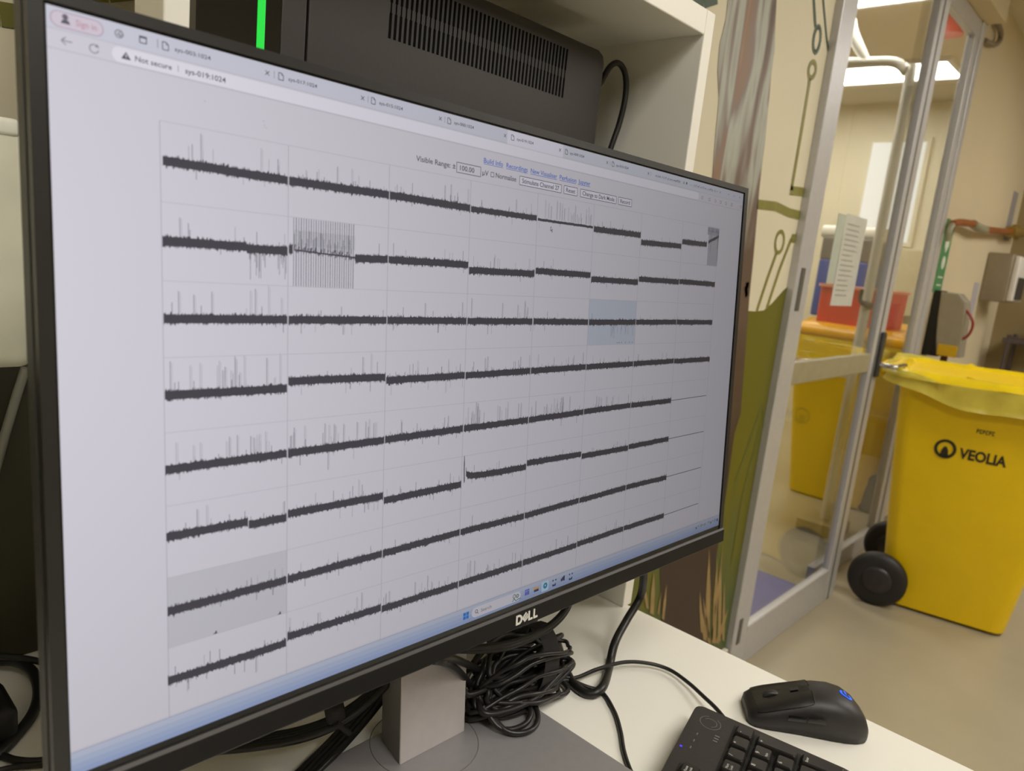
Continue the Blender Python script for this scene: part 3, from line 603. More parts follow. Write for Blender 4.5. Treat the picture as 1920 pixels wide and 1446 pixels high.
# computer
PY = .53
pc = thing('desktop_computer', (.46, .57, .962), 'black desktop computer with green light strip and slotted vents on the middle board', 'computer')
m_pc = mat('charcoal_computer_panel', (48, 44, 43), .5, var=.05, scale=250, bump=.04)
m_pcg = mat('gloss_black_computer_front', (30, 28, 25), .12, var=.02)
xl = .236; xr = .689; zt = 1.384; zb = .967
x580 = at(578, 50, 'y', PY).x; x528 = at(527, 50, 'y', PY).x; x497 = at(497, 50, 'y', PY).x; x480 = at(482, 50, 'y', PY).x; x465 = at(466, 50, 'y', PY).x
b = MB()
r0 = .012
pts = [(x580, zb), (xr - .004, zb), (xr, zb + .004), (xr, zt - r0), (xr - .003, zt - .004), (xr - r0, zt), (x580, zt)]
b.prism(pts, PY, PY + .078, axes='xzy', bev=.0015)
case = b.build('case', m_pc, pc)
b = MB(); vx0, vx1 = .3965, .6235; n_ = 44
for k in range(n_):
    x = vx0 + (vx1 - vx0) * k / (n_ - 1)
    for z0, z1, hw in ((1.3235, 1.343, .00115), (1.343, 1.351, .0005), (1.351, 1.3715, .00115)):
        b.box(x - hw, x + hw, PY - .0004, PY + .0005, z0, z1)
b.build('vent_slots', mat('vent_black', (9, 8, 8), .9, spec=.1), pc)
b = MB(); b.box(x528, x580 - .0015, PY, PY + .078, zb, zt, bev=.0015); b.build('front_section', m_pc, pc)
b = MB(); b.box(x465, x528, PY + .0003, PY + .078, zb, zt); b.build('front_strip', m_pcg, pc)
b = MB(); b.box(xl, x465, PY, PY + .078, zb, zt); b.build('front_panel', m_pcg, pc)
b = MB(); b.box(x480, x497, PY - .0005, PY + .004, 1.288 - .12, zt - .03, bev=.0008); b.build('light_strip', mat('green_light', (10, 40, 14), .4, emit=((20, 222, 66), 1.0)), pc)
for x in (.26, .64):
    for y in (PY + .008, PY + .055):
        b = MB(); b.box(x, x + .02, y, y + .015, .962, .967); b.build('foot', m_blk, pc)
m_rub = mat('black_cable_rubber', (30, 28, 27), .42, var=.06, scale=120)
m_rubt = mat('black_thick_cable', (24, 22, 20), .4, var=.06)
def cable(pts, r, label, name='cable', cat='cable', mtl=m_rub, group=None):
    P = [at(*p) if isinstance(p[2], str) else Vector(p) for p in pts]
    b = MB(); b.tube(P, r, 12, 8); return tag(b.build(name, mtl), label, cat, group)
cable([(1118, 168, 'y', .552), (1128, 152, 'y', .548), (1143, 126, 'y', .542), (1158, 118, 'y', .538), (1170, 132, 'y', .535), (1174, 160, 'y', .535), (1170, 195, 'y', .535), (1160, 235, 'y', .537), (1146, 275, 'y', .54), (1118, 360, 'y', .545), (1095, 440, 'y', .55), (.715, .56, .966)], .0034,
      'thin black cable arching out behind the computer against the side panel')

# ================================================================= keyboard
KA = math.radians(14)
kb = thing('keyboard', (.6189, .2735, .73), 'black wired keyboard in the bottom corner, its number pad showing', 'keyboard')
m_kb = mat('black_keyboard_body', (42, 39, 37), .5, var=.06, scale=300, bump=.05)
m_key = mat('black_keycap', (32, 30, 29), .38, var=.05, scale=200)
m_keyw = mat('white_key_legend', (205, 205, 200), .5)
TK = Matrix.Rotation(KA, 4, 'Z')
KW, KD = .450, .148
def ktop(y): return .024 + y * .055          # y is 0 at the back, negative to the front
b = MB(); P = []
for cx, cy, a0, rr in ((-.008, -.008, 0, .008), (-KW + .008, -.008, 90, .008), (-KW + .014, -KD + .014, 180, .014), (-.014, -KD + .014, 270, .014)):
    for i in range(5): a = math.radians(a0 + i * 22.5); P.append((cx + rr * math.cos(a), cy + rr * math.sin(a)))
rings = [[(x, y, .002) for x, y in P], [(x, y, ktop(y) - .003) for x, y in P], [((x + KW / 2) * .994 - KW / 2, (y + KD / 2) * .985 - KD / 2, ktop(y)) for x, y in P]]
b.loft(rings, 0, TK, smooth=False); body = b.build('body', m_kb, kb, local=True)
b = MB()          # sunken wells round the key blocks
def well(x0, x1, y0, y1): b.add([(x0, y0, ktop(y0) + .0002), (x1, y0, ktop(y0) + .0002), (x1, y1, ktop(y1) + .0002), (x0, y1, ktop(y1) + .0002)], [(0, 1, 2, 3)], 0, TK)
PI_ = .01905
nx = -.0105; well(nx - 4 * PI_ - .001, nx + .001, -.0395 - 5 * PI_ - .001, -.0385)
ax = nx - 4 * PI_ - .008; well(ax - 3 * PI_ - .001, ax + .001, -.0305, -.0105); well(ax - 3 * PI_ - .001, ax + .001, -.0395 - 2 * PI_ - .001, -.0385)
mxr = ax - 3 * PI_ - .008; well(mxr - 15 * PI_ - .001, mxr + .001, -.0395 - 5 * PI_ - .001, -.0385); well(mxr - 15 * PI_ - .001, mxr + .001, -.0305, -.0105)
b.build('key_well', mat('key_well_black', (14, 13, 13), .6), kb, local=True)
def key(xr_, y1, wu=1, hu=1, leg=None, sub=None, name='key'):
    """keycap whose right back corner is xr_, y1"""
    x1 = xr_ - .0006; x0 = xr_ - wu * PI_ + .0006; y0 = y1 - hu * PI_ + .0006; y1 = y1 - .0006; zb_ = ktop((y0 + y1) / 2) - .001; h_ = .0075
    mb = MB(); i_ = .0026
    def rr_(x0, x1, y0, y1, z, dz=0):
        r = .0018; o = []
        for cx, cy, a0 in ((x1 - r, y1 - r, 0), (x0 + r, y1 - r, 90), (x0 + r, y0 + r, 180), (x1 - r, y0 + r, 270)):
            for i in range(4): a = math.radians(a0 + i * 30); o.append((cx + r * math.cos(a), cy + r * math.sin(a), z + dz * ((cy - y0) / max(1e-6, y1 - y0))))
        return o
    mb.loft([rr_(x0, x1, y0, y1, zb_), rr_(x0 + i_ * .7, x1 - i_ * .7, y0 + i_ * .4, y1 - i_, zb_ + h_ - .0012), rr_(x0 + i_, x1 - i_, y0 + i_ * .7, y1 - i_ * 1.3, zb_ + h_)], 0, TK, smooth=False)
    k_ = mb.build(name, m_key, kb, local=True)
    if leg:
        lb = MB()
        rows = leg.split('\n')
        for j, s_ in enumerate(rows):
            vs, fs, wd, c = text2d(s_); kk = (.0023 if len(leg) > 2 else .0036) / c
            for_x = x0 + i_ + .0012; for_y = y1 - i_ * 1.3 - .0042 - j * .0036
            lb.add([(for_x + x * kk, for_y + y * kk, zb_ + h_ + .00012) for x, y in vs], fs, 0, TK)
        if sub:
            vs, fs, wd, c = text2d(sub); kk = .0018 / c
            lb.add([(x0 + i_ + .0012 + x * kk, y0 + i_ + .0012 + y * kk, zb_ + h_ + .00012) for x, y in vs], fs, 0, TK)
        lb.build('legend', m_keyw, k_, local=True)
    return k_
R0 = -.0395
for j, s_ in enumerate(['-', '*', '/', 'Num\nLock']): key(nx - j * PI_, R0, leg=s_)
key(nx, R0 - PI_, 1, 2, leg='+'); key(nx, R0 - 3 * PI_, 1, 2, leg='Enter')
for i, rowk in enumerate([('9', '8', '7'), ('6', '5', '4'), ('3', '2', '1')]):
    for j, s_ in enumerate(rowk): key(nx - (j + 1) * PI_, R0 - (i + 1) * PI_, leg=s_, sub={'9': 'PgUp', '7': 'Home', '3': 'PgDn', '1': 'End'}.get(s_))
key(nx - PI_, R0 - 4 * PI_, leg='.', sub='Del'); key(nx - 2 * PI_, R0 - 4 * PI_, 2, 1, leg='0', sub='Ins')
for j, s_ in enumerate(['Pause\nBreak', 'Scroll\nLock', 'PrtSc\nSysRq']): key(ax - j * PI_, -.0115, leg=s_)
for i, rowk in enumerate([('Page\nUp', 'Home', 'Insert'), ('Page\nDown', 'End', 'Delete')]):
    for j, s_ in enumerate(rowk): key(ax - j * PI_, R0 - i * PI_, leg=s_)
for j in range(3): key(ax - j * PI_, R0 - 4 * PI_)
key(ax - PI_, R0 - 3 * PI_)
xk = mxr
for j in range(13): key(xk - PI_ * (j + (.5 if j > 3 else 0) + (.5 if j > 7 else 0) + (1 if j > 11 else 0)), -.0115)
for i, wds in enumerate([[2] + [1] * 13, [1.5] + [1] * 12 + [1.5], [2.25] + [1] * 11 + [1.75], [2.75] + [1] * 10 + [2.25], [1.25] * 4 + [6.25] + [1.25] * 3]):
    x = mxr
    for wu in wds: key(x, R0 - i * PI_, wu); x -= wu * PI_
b = MB()    # faint printed emblem and the lamps
def kst(c, r, a0, a1, wd, mb): 
    pr = None
    for i in range(17):
        a = math.radians(a0 + (a1 - a0) * i / 16)
        p = [(c[0] + (r + s_ * wd) * math.cos(a), c[1] + (r + s_ * wd) * math.sin(a)) for s_ in (-.5, .5)]
        if pr: mb.add([(*q, ktop(q[1]) + .0003) for q in (pr[0], pr[1], p[1], p[0])], [(0, 1, 2, 3)], 0, TK)
        pr = p
kst((-.022, -.019), .0095, 20, 330, .0006, b); kst((-.022, -.019), .006, 200, 420, .0006, b)
for dx in (0, .004, .008): b.box(-.046 + dx, -.0445 + dx, -.031, -.027, ktop(-.029), ktop(-.029) + .0004, T=TK)
for dx in (0, .011, .022): b.box(-.070 + dx, -.0665 + dx, -.0135, -.0125, ktop(-.012), ktop(-.012) + .0004, T=TK)
b.build('emblem', mat('grey_print', (112, 108, 104), .3), kb, local=True)
b = MB(); b.box(-.0735, -.0715, -.0065, -.0045, ktop(-.006), ktop(-.006) + .0006, T=TK); b.build('indicator_lamp', mat('blue_indicator', (20, 10, 80), .4, emit=((70, 50, 235), 1.3)), kb, local=True)
kc = MB(); kc.tube([p - Vector((.6189, .2735, .73)) for p in [at(1362, 1352, 'z', .742), at(1342, 1328, 'z', .742), at(1322, 1309, 'z', .740), at(1290, 1280, 'z', .737), at(1255, 1256, 'z', .736), at(1215, 1244, 'z', .738), at(1170, 1242, 'z', .741), at(1120, 1255, 'z', .739), at(1075, 1272, 'z', .737), at(1040, 1262, 'z', .745), at(1005, 1240, 'z', .76)]], .0021, 10, 8)
kc.build('cord', m_rub, kb, local=True)

# ================================================================= mouse
mc = at(1512, 1372, 'z', .735); mc = Vector((.714, .203, .73)); MA = math.radians(126)
ms = thing('computer_mouse', (mc.x, mc.y, .73), 'black wireless mouse with a glowing blue emblem beside the keyboard', 'mouse')
TM = Matrix.Rotation(MA - math.pi / 2, 4, 'Z') @ Matrix.Scale(.93, 4)      # local +y is the nose
m_ms = mat('matt_black_mouse', (38, 35, 35), .48, var=.04, scale=300)
m_ms2 = mat('dark_mouse_button', (30, 28, 28), .35, var=.04)
def mring(y, hw, top, skew=0):
    o = []; n = 20
    for i in range(n + 1):
        a = math.pi * i / n; c_, s_ = math.cos(a), math.sin(a)
        x = hw * (abs(c_) ** .62) * (1 if c_ > 0 else -1); z = top * (s_ ** .62) if s_ > 0 else 0
        o.append((x * (1 - .10 * (1 - z / max(top, 1e-5)) ), y, .0015 + z))
    return o
PR = [(-.0625, .010, .008), (-.061, .018, .014), (-.057, .0245, .0225), (-.048, .0295, .0315), (-.036, .0315, .0385), (-.022, .0315, .0412), (-.006, .0305, .0402), (.010, .0295, .0362), (.026, .0295, .0300), (.042, .0300, .0232), (.054, .0285, .0175), (.060, .0250, .0135), (.0625, .019, .009)]
b = MB(); b.loft([mring(*p) for p in PR], 0, TM, smooth=True); mbody = b.build('shell', m_ms, ms, local=True)
def top_at(y, x=0, off=.0004):
    for p, q in zip(PR, PR[1:]):
        if p[0] <= y <= q[0]:
            t = (y - p[0]) / (q[0] - p[0]); hw = p[1] + (q[1] - p[1]) * t; tp = p[2] + (q[2] - p[2]) * t; break
    else: hw, tp = PR[-1][1:]
    c_ = min(.999, abs(x) / hw) ** (1 / .62); return .0015 + tp * (max(0, 1 - c_ * c_) ** .5) ** .62 + off
def patch(mb, x0, x1, y0, y1, off=.0008, n=8, k=8, taper=0):
    vs = []
    for i in range(n + 1):
        for j in range(k + 1):
            y = y0 + (y1 - y0) * i / n; x = x0 + (x1 - x0) * j / k; vs.append((x, y, top_at(y, x, off)))
    mb.add(vs, [(i * (k + 1) + j, i * (k + 1) + j + 1, (i + 1) * (k + 1) + j + 1, (i + 1) * (k + 1) + j) for i in range(n) for j in range(k)], 0, TM, True)
for x0, x1 in ((-.0235, -.0048), (.0048, .0235)):
    b = MB(); patch(b, x0, x1, .0, .0545, .0004, 14, 8); b.build('button', m_ms2, ms, local=True)
b = MB()
for sx_ in (-1, 1): b.tube([TM @ Vector((sx_ * x, y, top_at(y, x, .0005))) for x, y in ((.0220, .0545), (.0240, .045), (.0238, .03), (.0235, .015), (.0225, .002), (.0200, -.0005), (.0120, -.0005), (.0050, -.0005))], .00045, 6, 3)
b.build('button_seam', m_blk, ms, local=True)
b = MB(); patch(b, -.0046, .0046, .001, .055, .0003, 12, 3); b.build('centre_channel', m_blk, ms, local=True)
b = MB(); b.lathe([(.0098, -.0033), (.0112, -.0022), (.0112, .0022), (.0098, .0033)], 28, 'x', (0, .036, .0195), 0, TM); b.build('scroll_wheel', m_dark, ms, local=True)
b = MB(); patch(b, -.0028, .0028, .012, .020, .0016, 3, 3); b.build('mode_button', m_dark, ms, local=True)
for y0, y1 in ((-.012, .006), (.008, .026)):
    b = MB(); vs = []
    for i in range(7):
        y = y0 + (y1 - y0) * i / 6
        zt_ = .0255 - .06 * max(0, y) ; vs += [(-(.0312 if y < 0 else .0305), y, zt_), (-.0318, y, zt_ - .0035), (-.0305, y, zt_ - .0062)]
    b.add(vs, [(i * 3 + j, (i + 1) * 3 + j, (i + 1) * 3 + j + 1, i * 3 + j + 1) for i in range(6) for j in range(2)], 0, TM, True); b.build('side_button', m_blk, ms, local=True)
b = MB()     # glowing emblem: an open ring with a bar
for i in range(18):
    a0 = math.radians(40 + i * 15); a1 = math.radians(55 + i * 15)
    q = []
    for a, r_ in ((a0, .0042), (a0, .0066), (a1, .0066), (a1, .0042)): x, y = r_ * math.cos(a), -.038 + r_ * math.sin(a); q.append((x, y, top_at(y, x, .0006)))
    b.add(q, [(0, 1, 2, 3)], 0, TM)
q = [(x, y, top_at(y, x, .0007)) for x, y in ((0, -.0392), (.0066, -.0392), (.0066, -.0368), (0, -.0368))]; b.add(q, [(0, 1, 2, 3)], 0, TM)
b.build('emblem', mat('blue_glow', (0, 40, 200), .4, emit=((10, 105, 255), 1.2)), ms, local=True)

# ================================================================= cables on the desk
bc = at(975, 1262, 'z', .765)
cb = thing('cable_bundle', (bc.x, bc.y, .73), 'tangled bundle of black cables strapped together beside the monitor stand', 'cables')
ang = math.radians(-4); TB = Matrix.Rotation(ang, 4, 'Z')
m_rub2 = mat('black_cable_jacket', (34, 31, 32), .38, var=.08, scale=60)
b = MB()
for k in range(17):
    la = .044 + .015 * random.random(); lb_ = .010 + .016 * random.random(); cx = random.uniform(-.008, .008); cy = random.uniform(-.008, .010); cz = .014 + .042 * random.random()
    tl = random.uniform(-.5, .5); r_ = random.choice((.0021, .0026, .0030)); pts = []; ph = random.random() * 6
    for i in range(17):
        a = 2 * math.pi * i / 16; wv = 1 + .12 * math.sin(3 * a + ph)
        y, z = lb_ * math.sin(a) * wv, random.uniform(-.002, .002)
        pts.append((cx + la * math.cos(a) * wv, cy + y * math.cos(tl) - z * math.sin(tl) + random.uniform(-.002, .002), max(.012, cz + y * math.sin(tl) * 1.5 + .008 * math.sin(a * 2 + ph))))
    b.tube(pts, r_, 8, 4, T=TB)
b.build('coils', m_rub2, cb, local=True)
b = MB(); rg = []
for i in range(21):
    a = 2 * math.pi * i / 20; rg.append((.022 * math.cos(a), .044 + .035 * math.sin(a)))
for x0, x1 in ((.006, .026),):
    b.loft([[(x0 + .1 * (z - .04), y * 1.15, z) for y, z in rg], [(x1 + .1 * (z - .04), y * 1.15, z) for y, z in rg]], 0, TB, caps=False)
b.build('hook_strap', mat('black_webbing', (42, 39, 40), .8, var=.1, scale=200, bump=.2), cb, local=True)
b = MB()
for pts in ([(-.050, -.01, .022), (-.047, -.035, .013), (-.028, -.046, .012), (-.008, -.036, .013), (.004, -.01, .02)], [(-.055, -.01, .026), (-.050, -.03, .014), (-.03, -.038, .013), (-.012, -.03, .016), (0, -.0, .02)], [(.02, -.022, .014), (.045, -.022, .008), (.058, -.012, .006), (.054, .006, .01), (.035, .01, .02)], [(.03, -.01, .03), (.06, -.01, .022), (.070, .01, .018), (.055, .02, .02)]):
    b.tube(pts, .0026, 8, 6, T=TB)
b.build('loose_loops', m_rub2, cb, local=True)
pa = at(1012, 1262, 'z', .73)
ad = thing('power_adapter', (.575, .47, .73), 'black power adapter standing behind the cable bundle below the maker name', 'power adapter')
b = MB(); Tp = Matrix.Rotation(.1, 4, 'Z') @ Matrix.Rotation(-.18, 4, 'Y'); b.box(-.032, .026, -.016, .016, .004, .098, bev=.006, seg=4, T=Tp); b.build('housing', mat('black_adapter_plastic', (28, 26, 27), .5), ad, local=True)
b = MB(); b.tube([(.0, -.02, .02), (-.01, -.03, .05), (-.03, -.03, .06), (-.05, -.03, .05)], .005, 10, 6); b.build('plug_lead', m_rub2, ad, local=True)
cable([(1206, 1020, 'y', .40), (1207, 1078, 'y', .402), (1200, 1120, 'y', .408), (1175, 1163, 'y', .405), (1153, 1205, 'y', .395), (1142, 1250, 'y', .385), (1130, 1288, 'z', .738), (1106, 1302, 'z', .7345), (1080, 1288, 'z', .7345), (1062, 1260, 'z', .738), (1050, 1225, 'z', .75), (1040, 1185, 'y', .49)], .0047,
      'thick black cable hanging below the screen and curving along the desk', mtl=m_rubt)
cable([(1005, 1292, 'z', .745), (1060, 1276, 'z', .737), (1100, 1288, 'z', .7335), (1130, 1300, 'z', .7325), (1152, 1335, 'z', .7325), (1163, 1370, 'z', .7325), (1170, 1410, 'z', .7325), (1184, 1450, 'z', .7325), (1210, 1500, 'z', .7325)], .0021,
      'thin black cable running forward over the desk past the stand base')
for dy, r_ in ((0, .0030), (7, .0024)):
    cable([(850, 1213 + dy, 'y', .395), (905, 1214 + dy, 'y', .39), (955, 1207 + dy, 'y', .385), (1000, 1190 + dy, 'y', .383), (1040, 1165 + dy, 'y', .38), (1066, 1132 + dy, 'y', .378), (1078, 1090, 'y', .376)], r_,
          'thick lead sweeping up under the chin to the right of the maker name' if not dy else 'thinner lead running just under the sweeping one below the chin')
cable([(812, 1238, 'y', .365), (835, 1243, 'y', .37), (862, 1262, 'y', .40), (885, 1290, 'y', .42), (905, 1320, 'y', .43)], .0034, 'black lead crossing in front of the silver stand, lower of two')
cable([(818, 1232, 'y', .365), (850, 1236, 'y', .375), (885, 1250, 'y', .41), (925, 1268, 'y', .44), (960, 1275, 'y', .45)], .0032, 'black lead crossing in front of the silver stand, upper of two')
lb2 = thing('cable_bundle', (at(640, 1350, 'z', .73).x, at(640, 1350, 'z', .73).y, .73), 'strapped black cables fanning out to the left of the stand under the screen', 'cables')
org = lb2.location.copy(); b = MB()
for k in range(4):
    o = k * 5 - 7
    b.tube([at(x, y + o, 'z', z) - org for x, y, z in ((400, 1400, .752), (480, 1392, .756), (560, 1378, .762), (630, 1352, .770), (690, 1310, .782), (735, 1262, .80), (760, 1215, .82))], .0036, 8, 6)
for k in range(4):
    o = k * 7 - 8
    b.tube([at(x + o, y + o * .5, 'z', z) - org for x, y, z in ((520, 1500, .736), (570, 1452, .738), (630, 1392, .742), (680, 1335, .750), (712, 1290, .765), (725, 1240, .79))], .0034, 8, 6)
b.build('leads', m_rubt, lb2, local=True)
b = MB(); b.tube([at(624, 1312, 'z', .790) - org, at(628, 1335, 'z', .785) - org, at(634, 1362, 'z', .765) - org], .008, 8, 3, flat=.3); b.tube([at(628, 1352, 'z', .775) - org, at(652, 1372, 'z', .76) - org], .0055, 8, 2, flat=.5); b.build('hook_strap', mat('black_webbing', (42, 39, 40), .8), lb2, local=True)
cable([(-60, 1250, 'z', .742), (0, 1240, 'z', .742), (35, 1243, 'z', .741), (62, 1262, 'z', .739), (72, 1300, 'z', .737), (60, 1340, 'z', .735), (30, 1380, 'z', .734), (-5, 1415, 'z', .734), (-60, 1450, 'z', .734)], .0046, 'thick black cable looping at the lower left edge')
cable([(-60, 1232, 'z', .75), (0, 1232, 'z', .748), (50, 1236, 'z', .746), (110, 1250, 'z', .742)], .003, 'thin black cable along the back of the desk at the left edge')
cable([(-40, 1400, 'z', .733), (0, 1416, 'z', .733), (30, 1426, 'z', .733), (70, 1428, 'z', .733), (120, 1420, 'z', .733)], .003, 'thin black cable curving round the lower left corner, upper of two')
cable([(-40, 1456, 'z', .733), (10, 1442, 'z', .733), (60, 1435, 'z', .733), (120, 1432, 'z', .733)], .0022, 'thin black cable at the lower left corner, lower of two')
q = at(-6, 1380, 'z', .73)
b = MB(); b.box(q.x - .055, q.x + .012, q.y - .02, q.y + .035, .73, .762, bev=.008, seg=4); tag(b.build('power_adapter', mat('black_adapter_plastic', (28, 26, 27), .5)), 'black power adapter cut by the left edge above the corner cables', 'power adapter')
# white cabinet at the left edge
wc = thing('wall_cabinet', (-.1, .70, 1.045), 'white rounded cabinet at the left edge behind the monitor', 'cabinet')
b = MB(); b.box(-.42, .158, .60, .80, 1.045, 1.214, bev=.010, seg=4); b.build('body', mat('warm_white_enamel', (214, 212, 190), .45), wc)
b = MB(); b.box(-.41, .150, .598, .62, 1.204, 1.2155, bev=.003, seg=3); b.build('lid', mat('pale_lid_enamel', (232, 230, 214), .4), wc)
b = MB(); b.box(-.60, .270, .758, .798, .73, 1.045, bev=.003); dc = b.build('shade_panel', mat('shaded_wall_olive', (44, 42, 22), .6, var=.04)); tag(dc, 'added dark panel for the shaded wall between the desk and the white cabinet', 'shade panel')  # added panel, coloured dark to stand in for the shaded wall
cable([(48, 690, 'y', .745), (30, 745, 'y', .748), (8, 820, 'y', .750), (-14, 900, 'y', .752)], .004, 'grey cable hanging down the wall below the white cabinet', mtl=mat('grey_cable', (128, 126, 112), .5))

# ================================================================= yellow wheelie bins
m_bin = mat('yellow_bin_plastic', (238, 200, 0), .42, var=.03, scale=8, bump=.02)
m_liner = mat('yellow_bin_liner', (236, 205, 20), .3, var=.10, scale=14, bump=.5)
m_linerp = mat('pale_liner_film', (232, 216, 92), .28, var=.12, scale=16, bump=.5, alpha=.72)
m_tyre = mat('black_wheel_rubber', (32, 29, 29), .5, var=.08)
m_ink = mat('black_print', (40, 34, 14), .5)
# local frame: x is away from the printed side (side face at x = 0), +y is the wheel end, z up
def rr2(x0, x1, y0, y1, r, z, n=5, wob=0, ph=0):
    o = []
    for cx, cy, a0 in ((x1 - r, y1 - r, 0), (x0 + r, y1 - r, 90), (x0 + r, y0 + r, 180), (x1 - r, y0 + r, 270)):
        for i in range(n + 1):
            a = math.radians(a0 + i * 90 / n); o.append((cx + r * math.cos(a), cy + r * math.sin(a), z))
    return o
def make_bin(label, loc, rz, group=None, handle=True):
    t = thing('wheelie_bin', loc, label, 'bin', group, rz)
    b = MB(); b.loft([rr2(.03, .45, -.20, .19, .045, .012), rr2(.028, .452, -.205, .20, .05, .05), rr2(.012, .468, -.262, .245, .05, .50), rr2(.0, .50, -.29, .275, .05, .825)], 0, smooth=True)
    b.build('body', m_bin, t, local=True)
    b = MB(); b.loft([rr2(-.012, .512, -.303, .288, .055, .820), rr2(-.02, .52, -.312, .297, .06, .835), rr2(-.02, .52, -.312, .297, .06, .858), rr2(-.012, .512, -.304, .289, .055, .868)], 0, smooth=True)
    b.build('rim', m_bin, t, local=True)
    if handle: b = MB(); b.tube([(.05, .29, .83), (.05, .34, .85), (.08, .352, .855), (.38, .352, .855), (.41, .34, .85), (.41, .29, .83)], .014, 12, 5); b.build('handle', m_bin, t, local=True)
    for x in (-.012, .42):
        b = MB(); b.lathe([(.028, -.024), (.062, -.026), (.085, -.022), (.100, -.012), (.100, .012), (.085, .022), (.062, .018), (.028, .020)], 36, 'x', (x, .215, .100)); wh = b.build('wheel', m_tyre, t, local=True)
        h_ = MB(); h_.lathe([(.020, -.034), (.040, -.031), (.052, -.027), (.052, .0)], 24, 'x', (x, .215, .100)); h_.build('hub', mat('dark_hub_plastic', (46, 42, 42), .35), wh, local=True)
    b = MB(); b.tube([(-.01, .215, .1), (.42, .215, .1)], .011, 10, 1); b.build('axle', m_dark, t, local=True)
    return t
def face_x(y, z):    # outside of the printed side at a height
    return .012 + (.028 - .012) * (.5 - z) / .45 if z < .5 else .012 * (.84 - z) / .34
def add_print(t, s, y0, y1, z, cap, big=True):
    """lettering reads along -y when seen from -x"""
    lb = MB(); vs, fs, wd, c = text2d(s, .035); kx = abs(y1 - y0) / wd; kz = cap / c
    lb.add([(face_x(0, z) - .0022, y0 - x * kx, z + y * kz) for x, y in vs], fs); return lb
bin1 = make_bin('yellow wheelie bin with black lettering and folded liner, in front of the glass', (2.90, .445, 0), math.radians(10))
TXT_A = (.058, -.155)
pr = add_print(bin1, 'VEOLIA', .050, -.090, .603, .036); 
for s_ in (-.0006,): pass
for a in range(24):
    a0, a1 = a * math.pi / 12, (a + 1) * math.pi / 12; q = []
    for an, r_ in ((a0, .024), (a0, .034), (a1, .034), (a1, .024)): q.append((face_x(0, .62) - .0024, .093 + r_ * math.cos(an), .624 + r_ * math.sin(an)))
    pr.add(q, [(0, 1, 2, 3)])
pr.add([(face_x(0, .62) - .0024, .093 + y, .598 + z) for y, z in ((-.013, 0), (.013, 0), (.010, .022), (.004, .034), (-.004, .034), (-.010, .022))], [(0, 1, 2, 3, 4, 5)])
pr.build('printed_name', m_ink, bin1, local=True)
p2 = MB()      # small mark, too blurred to read in the photograph
for k in range(6):
    y = .014 - k * .009; x = face_x(0, .7) - .0022; z = .700
    for a, b_, c, d in ((0, .0022, 0, .014), (.0022, .007, .011, .014), (.0022, .007, .0 if k % 2 else .006, .003 if k % 2 else .009)): p2.add([(x, y - a, z + c), (x, y - b_, z + c), (x, y - b_, z + d), (x, y - a, z + d)], [(0, 1, 2, 3)])
p2.build('printed_mark', m_ink, bin1, local=True)
# liner folded over the rim
b = MB(); rng = random.Random(3)
prof = [(-.035, -.10), (-.030, -.02), (-.010, .012), (.018, .010), (.036, -.012), (.036, -.04), (.030, -.072), (.036, -.09)]
base = rr2(-.02, .52, -.312, .297, .06, 0, n=9); n = len(base); rings = []
cxy = Vector((.23, -.008, 0))
ptsr = []
for i in range(n):
    a, c = Vector(base[i]), Vector(base[(i + 1) % n]); m_ = max(1, int((c - a).length / .018))
    for k in range(m_): ptsr.append(a + (c - a) * k / m_)
n = len(ptsr)
nrm = []
for i in range(n):
    d = (ptsr[(i + 1) % n] - ptsr[i - 1]).normalized(); nrm.append(Vector((d.y, -d.x, 0)))
ph = [rng.random() * 6 for _ in range(8)]
SK = .055
def lin_ring(o, dz, amp, j):
    r_ = []
    for i in range(n):
        t = i / n * 2 * math.pi; wv = math.sin(t * 9 + ph[0] + j * .4) * .5 + math.sin(t * 17 + ph[1] - j * .5) * .35 + math.sin(t * 31 + ph[2]) * .25
        drop = (math.sin(t * 2 + ph[3]) * .012 + math.sin(t * 5 + ph[4]) * .006) * max(0, j - 3) / 4
        r_.append(ptsr[i] + nrm[i] * (o + wv * amp) + Vector((0, 0, .870 + dz + wv * amp * .4 - drop + SK * (j > 4) * (.5 + .5 * math.tanh((ptsr[i].y - .13) * 14)))))
    return r_
b.loft([lin_ring(o, dz, .002 + .0035 * (j / 4), j) for j, (o, dz) in enumerate(prof[:5])], 0, caps=False)
lnr = b.build('liner', m_liner, bin1, local=True)
b = MB(); b.loft([lin_ring(o, dz, .003 + .004 * (j / 4), j + 4) for j, (o, dz) in enumerate(prof[4:])], 0, caps=False); b.build('liner_skirt', m_linerp, bin1, local=True)
b = MB()        # the bag inside, slack and shiny
N_ = 14; vs = []
for i in range(N_ + 1):
    for j in range(N_ + 1):
        x = .0 + .50 * i / N_; y = -.29 + .565 * j / N_; e = min(i, N_ - i, j, N_ - j) / (N_ / 2)
        vs.append((x, y, .870 - .10 * e ** .6 + .012 * math.sin(i * 1.7 + j) + .010 * math.sin(j * 2.3)))
b.add(vs, [(i * (N_ + 1) + j, (i + 1) * (N_ + 1) + j, (i + 1) * (N_ + 1) + j + 1, i * (N_ + 1) + j + 1) for i in range(N_) for j in range(N_)], 0, None, True)
b.build('bag', m_liner, bin1, local=True)
bin2 = make_bin('yellow lidded wheelie bin beyond the glass door carrying the red box', (4.40, 1.24, 0), math.pi, 'lidded bins beyond the glass', False)
b = MB(); b.loft([rr2(-.02, .52, -.32, .305, .06, .868), rr2(-.025, .525, -.325, .31, .06, .89), rr2(.0, .50, -.30, .285, .06, .920), rr2(.06, .44, -.22, .22, .06, .935)], 0); b.build('lid', mat('deep_yellow_lid', (232, 170, 2), .35), bin2, local=True)
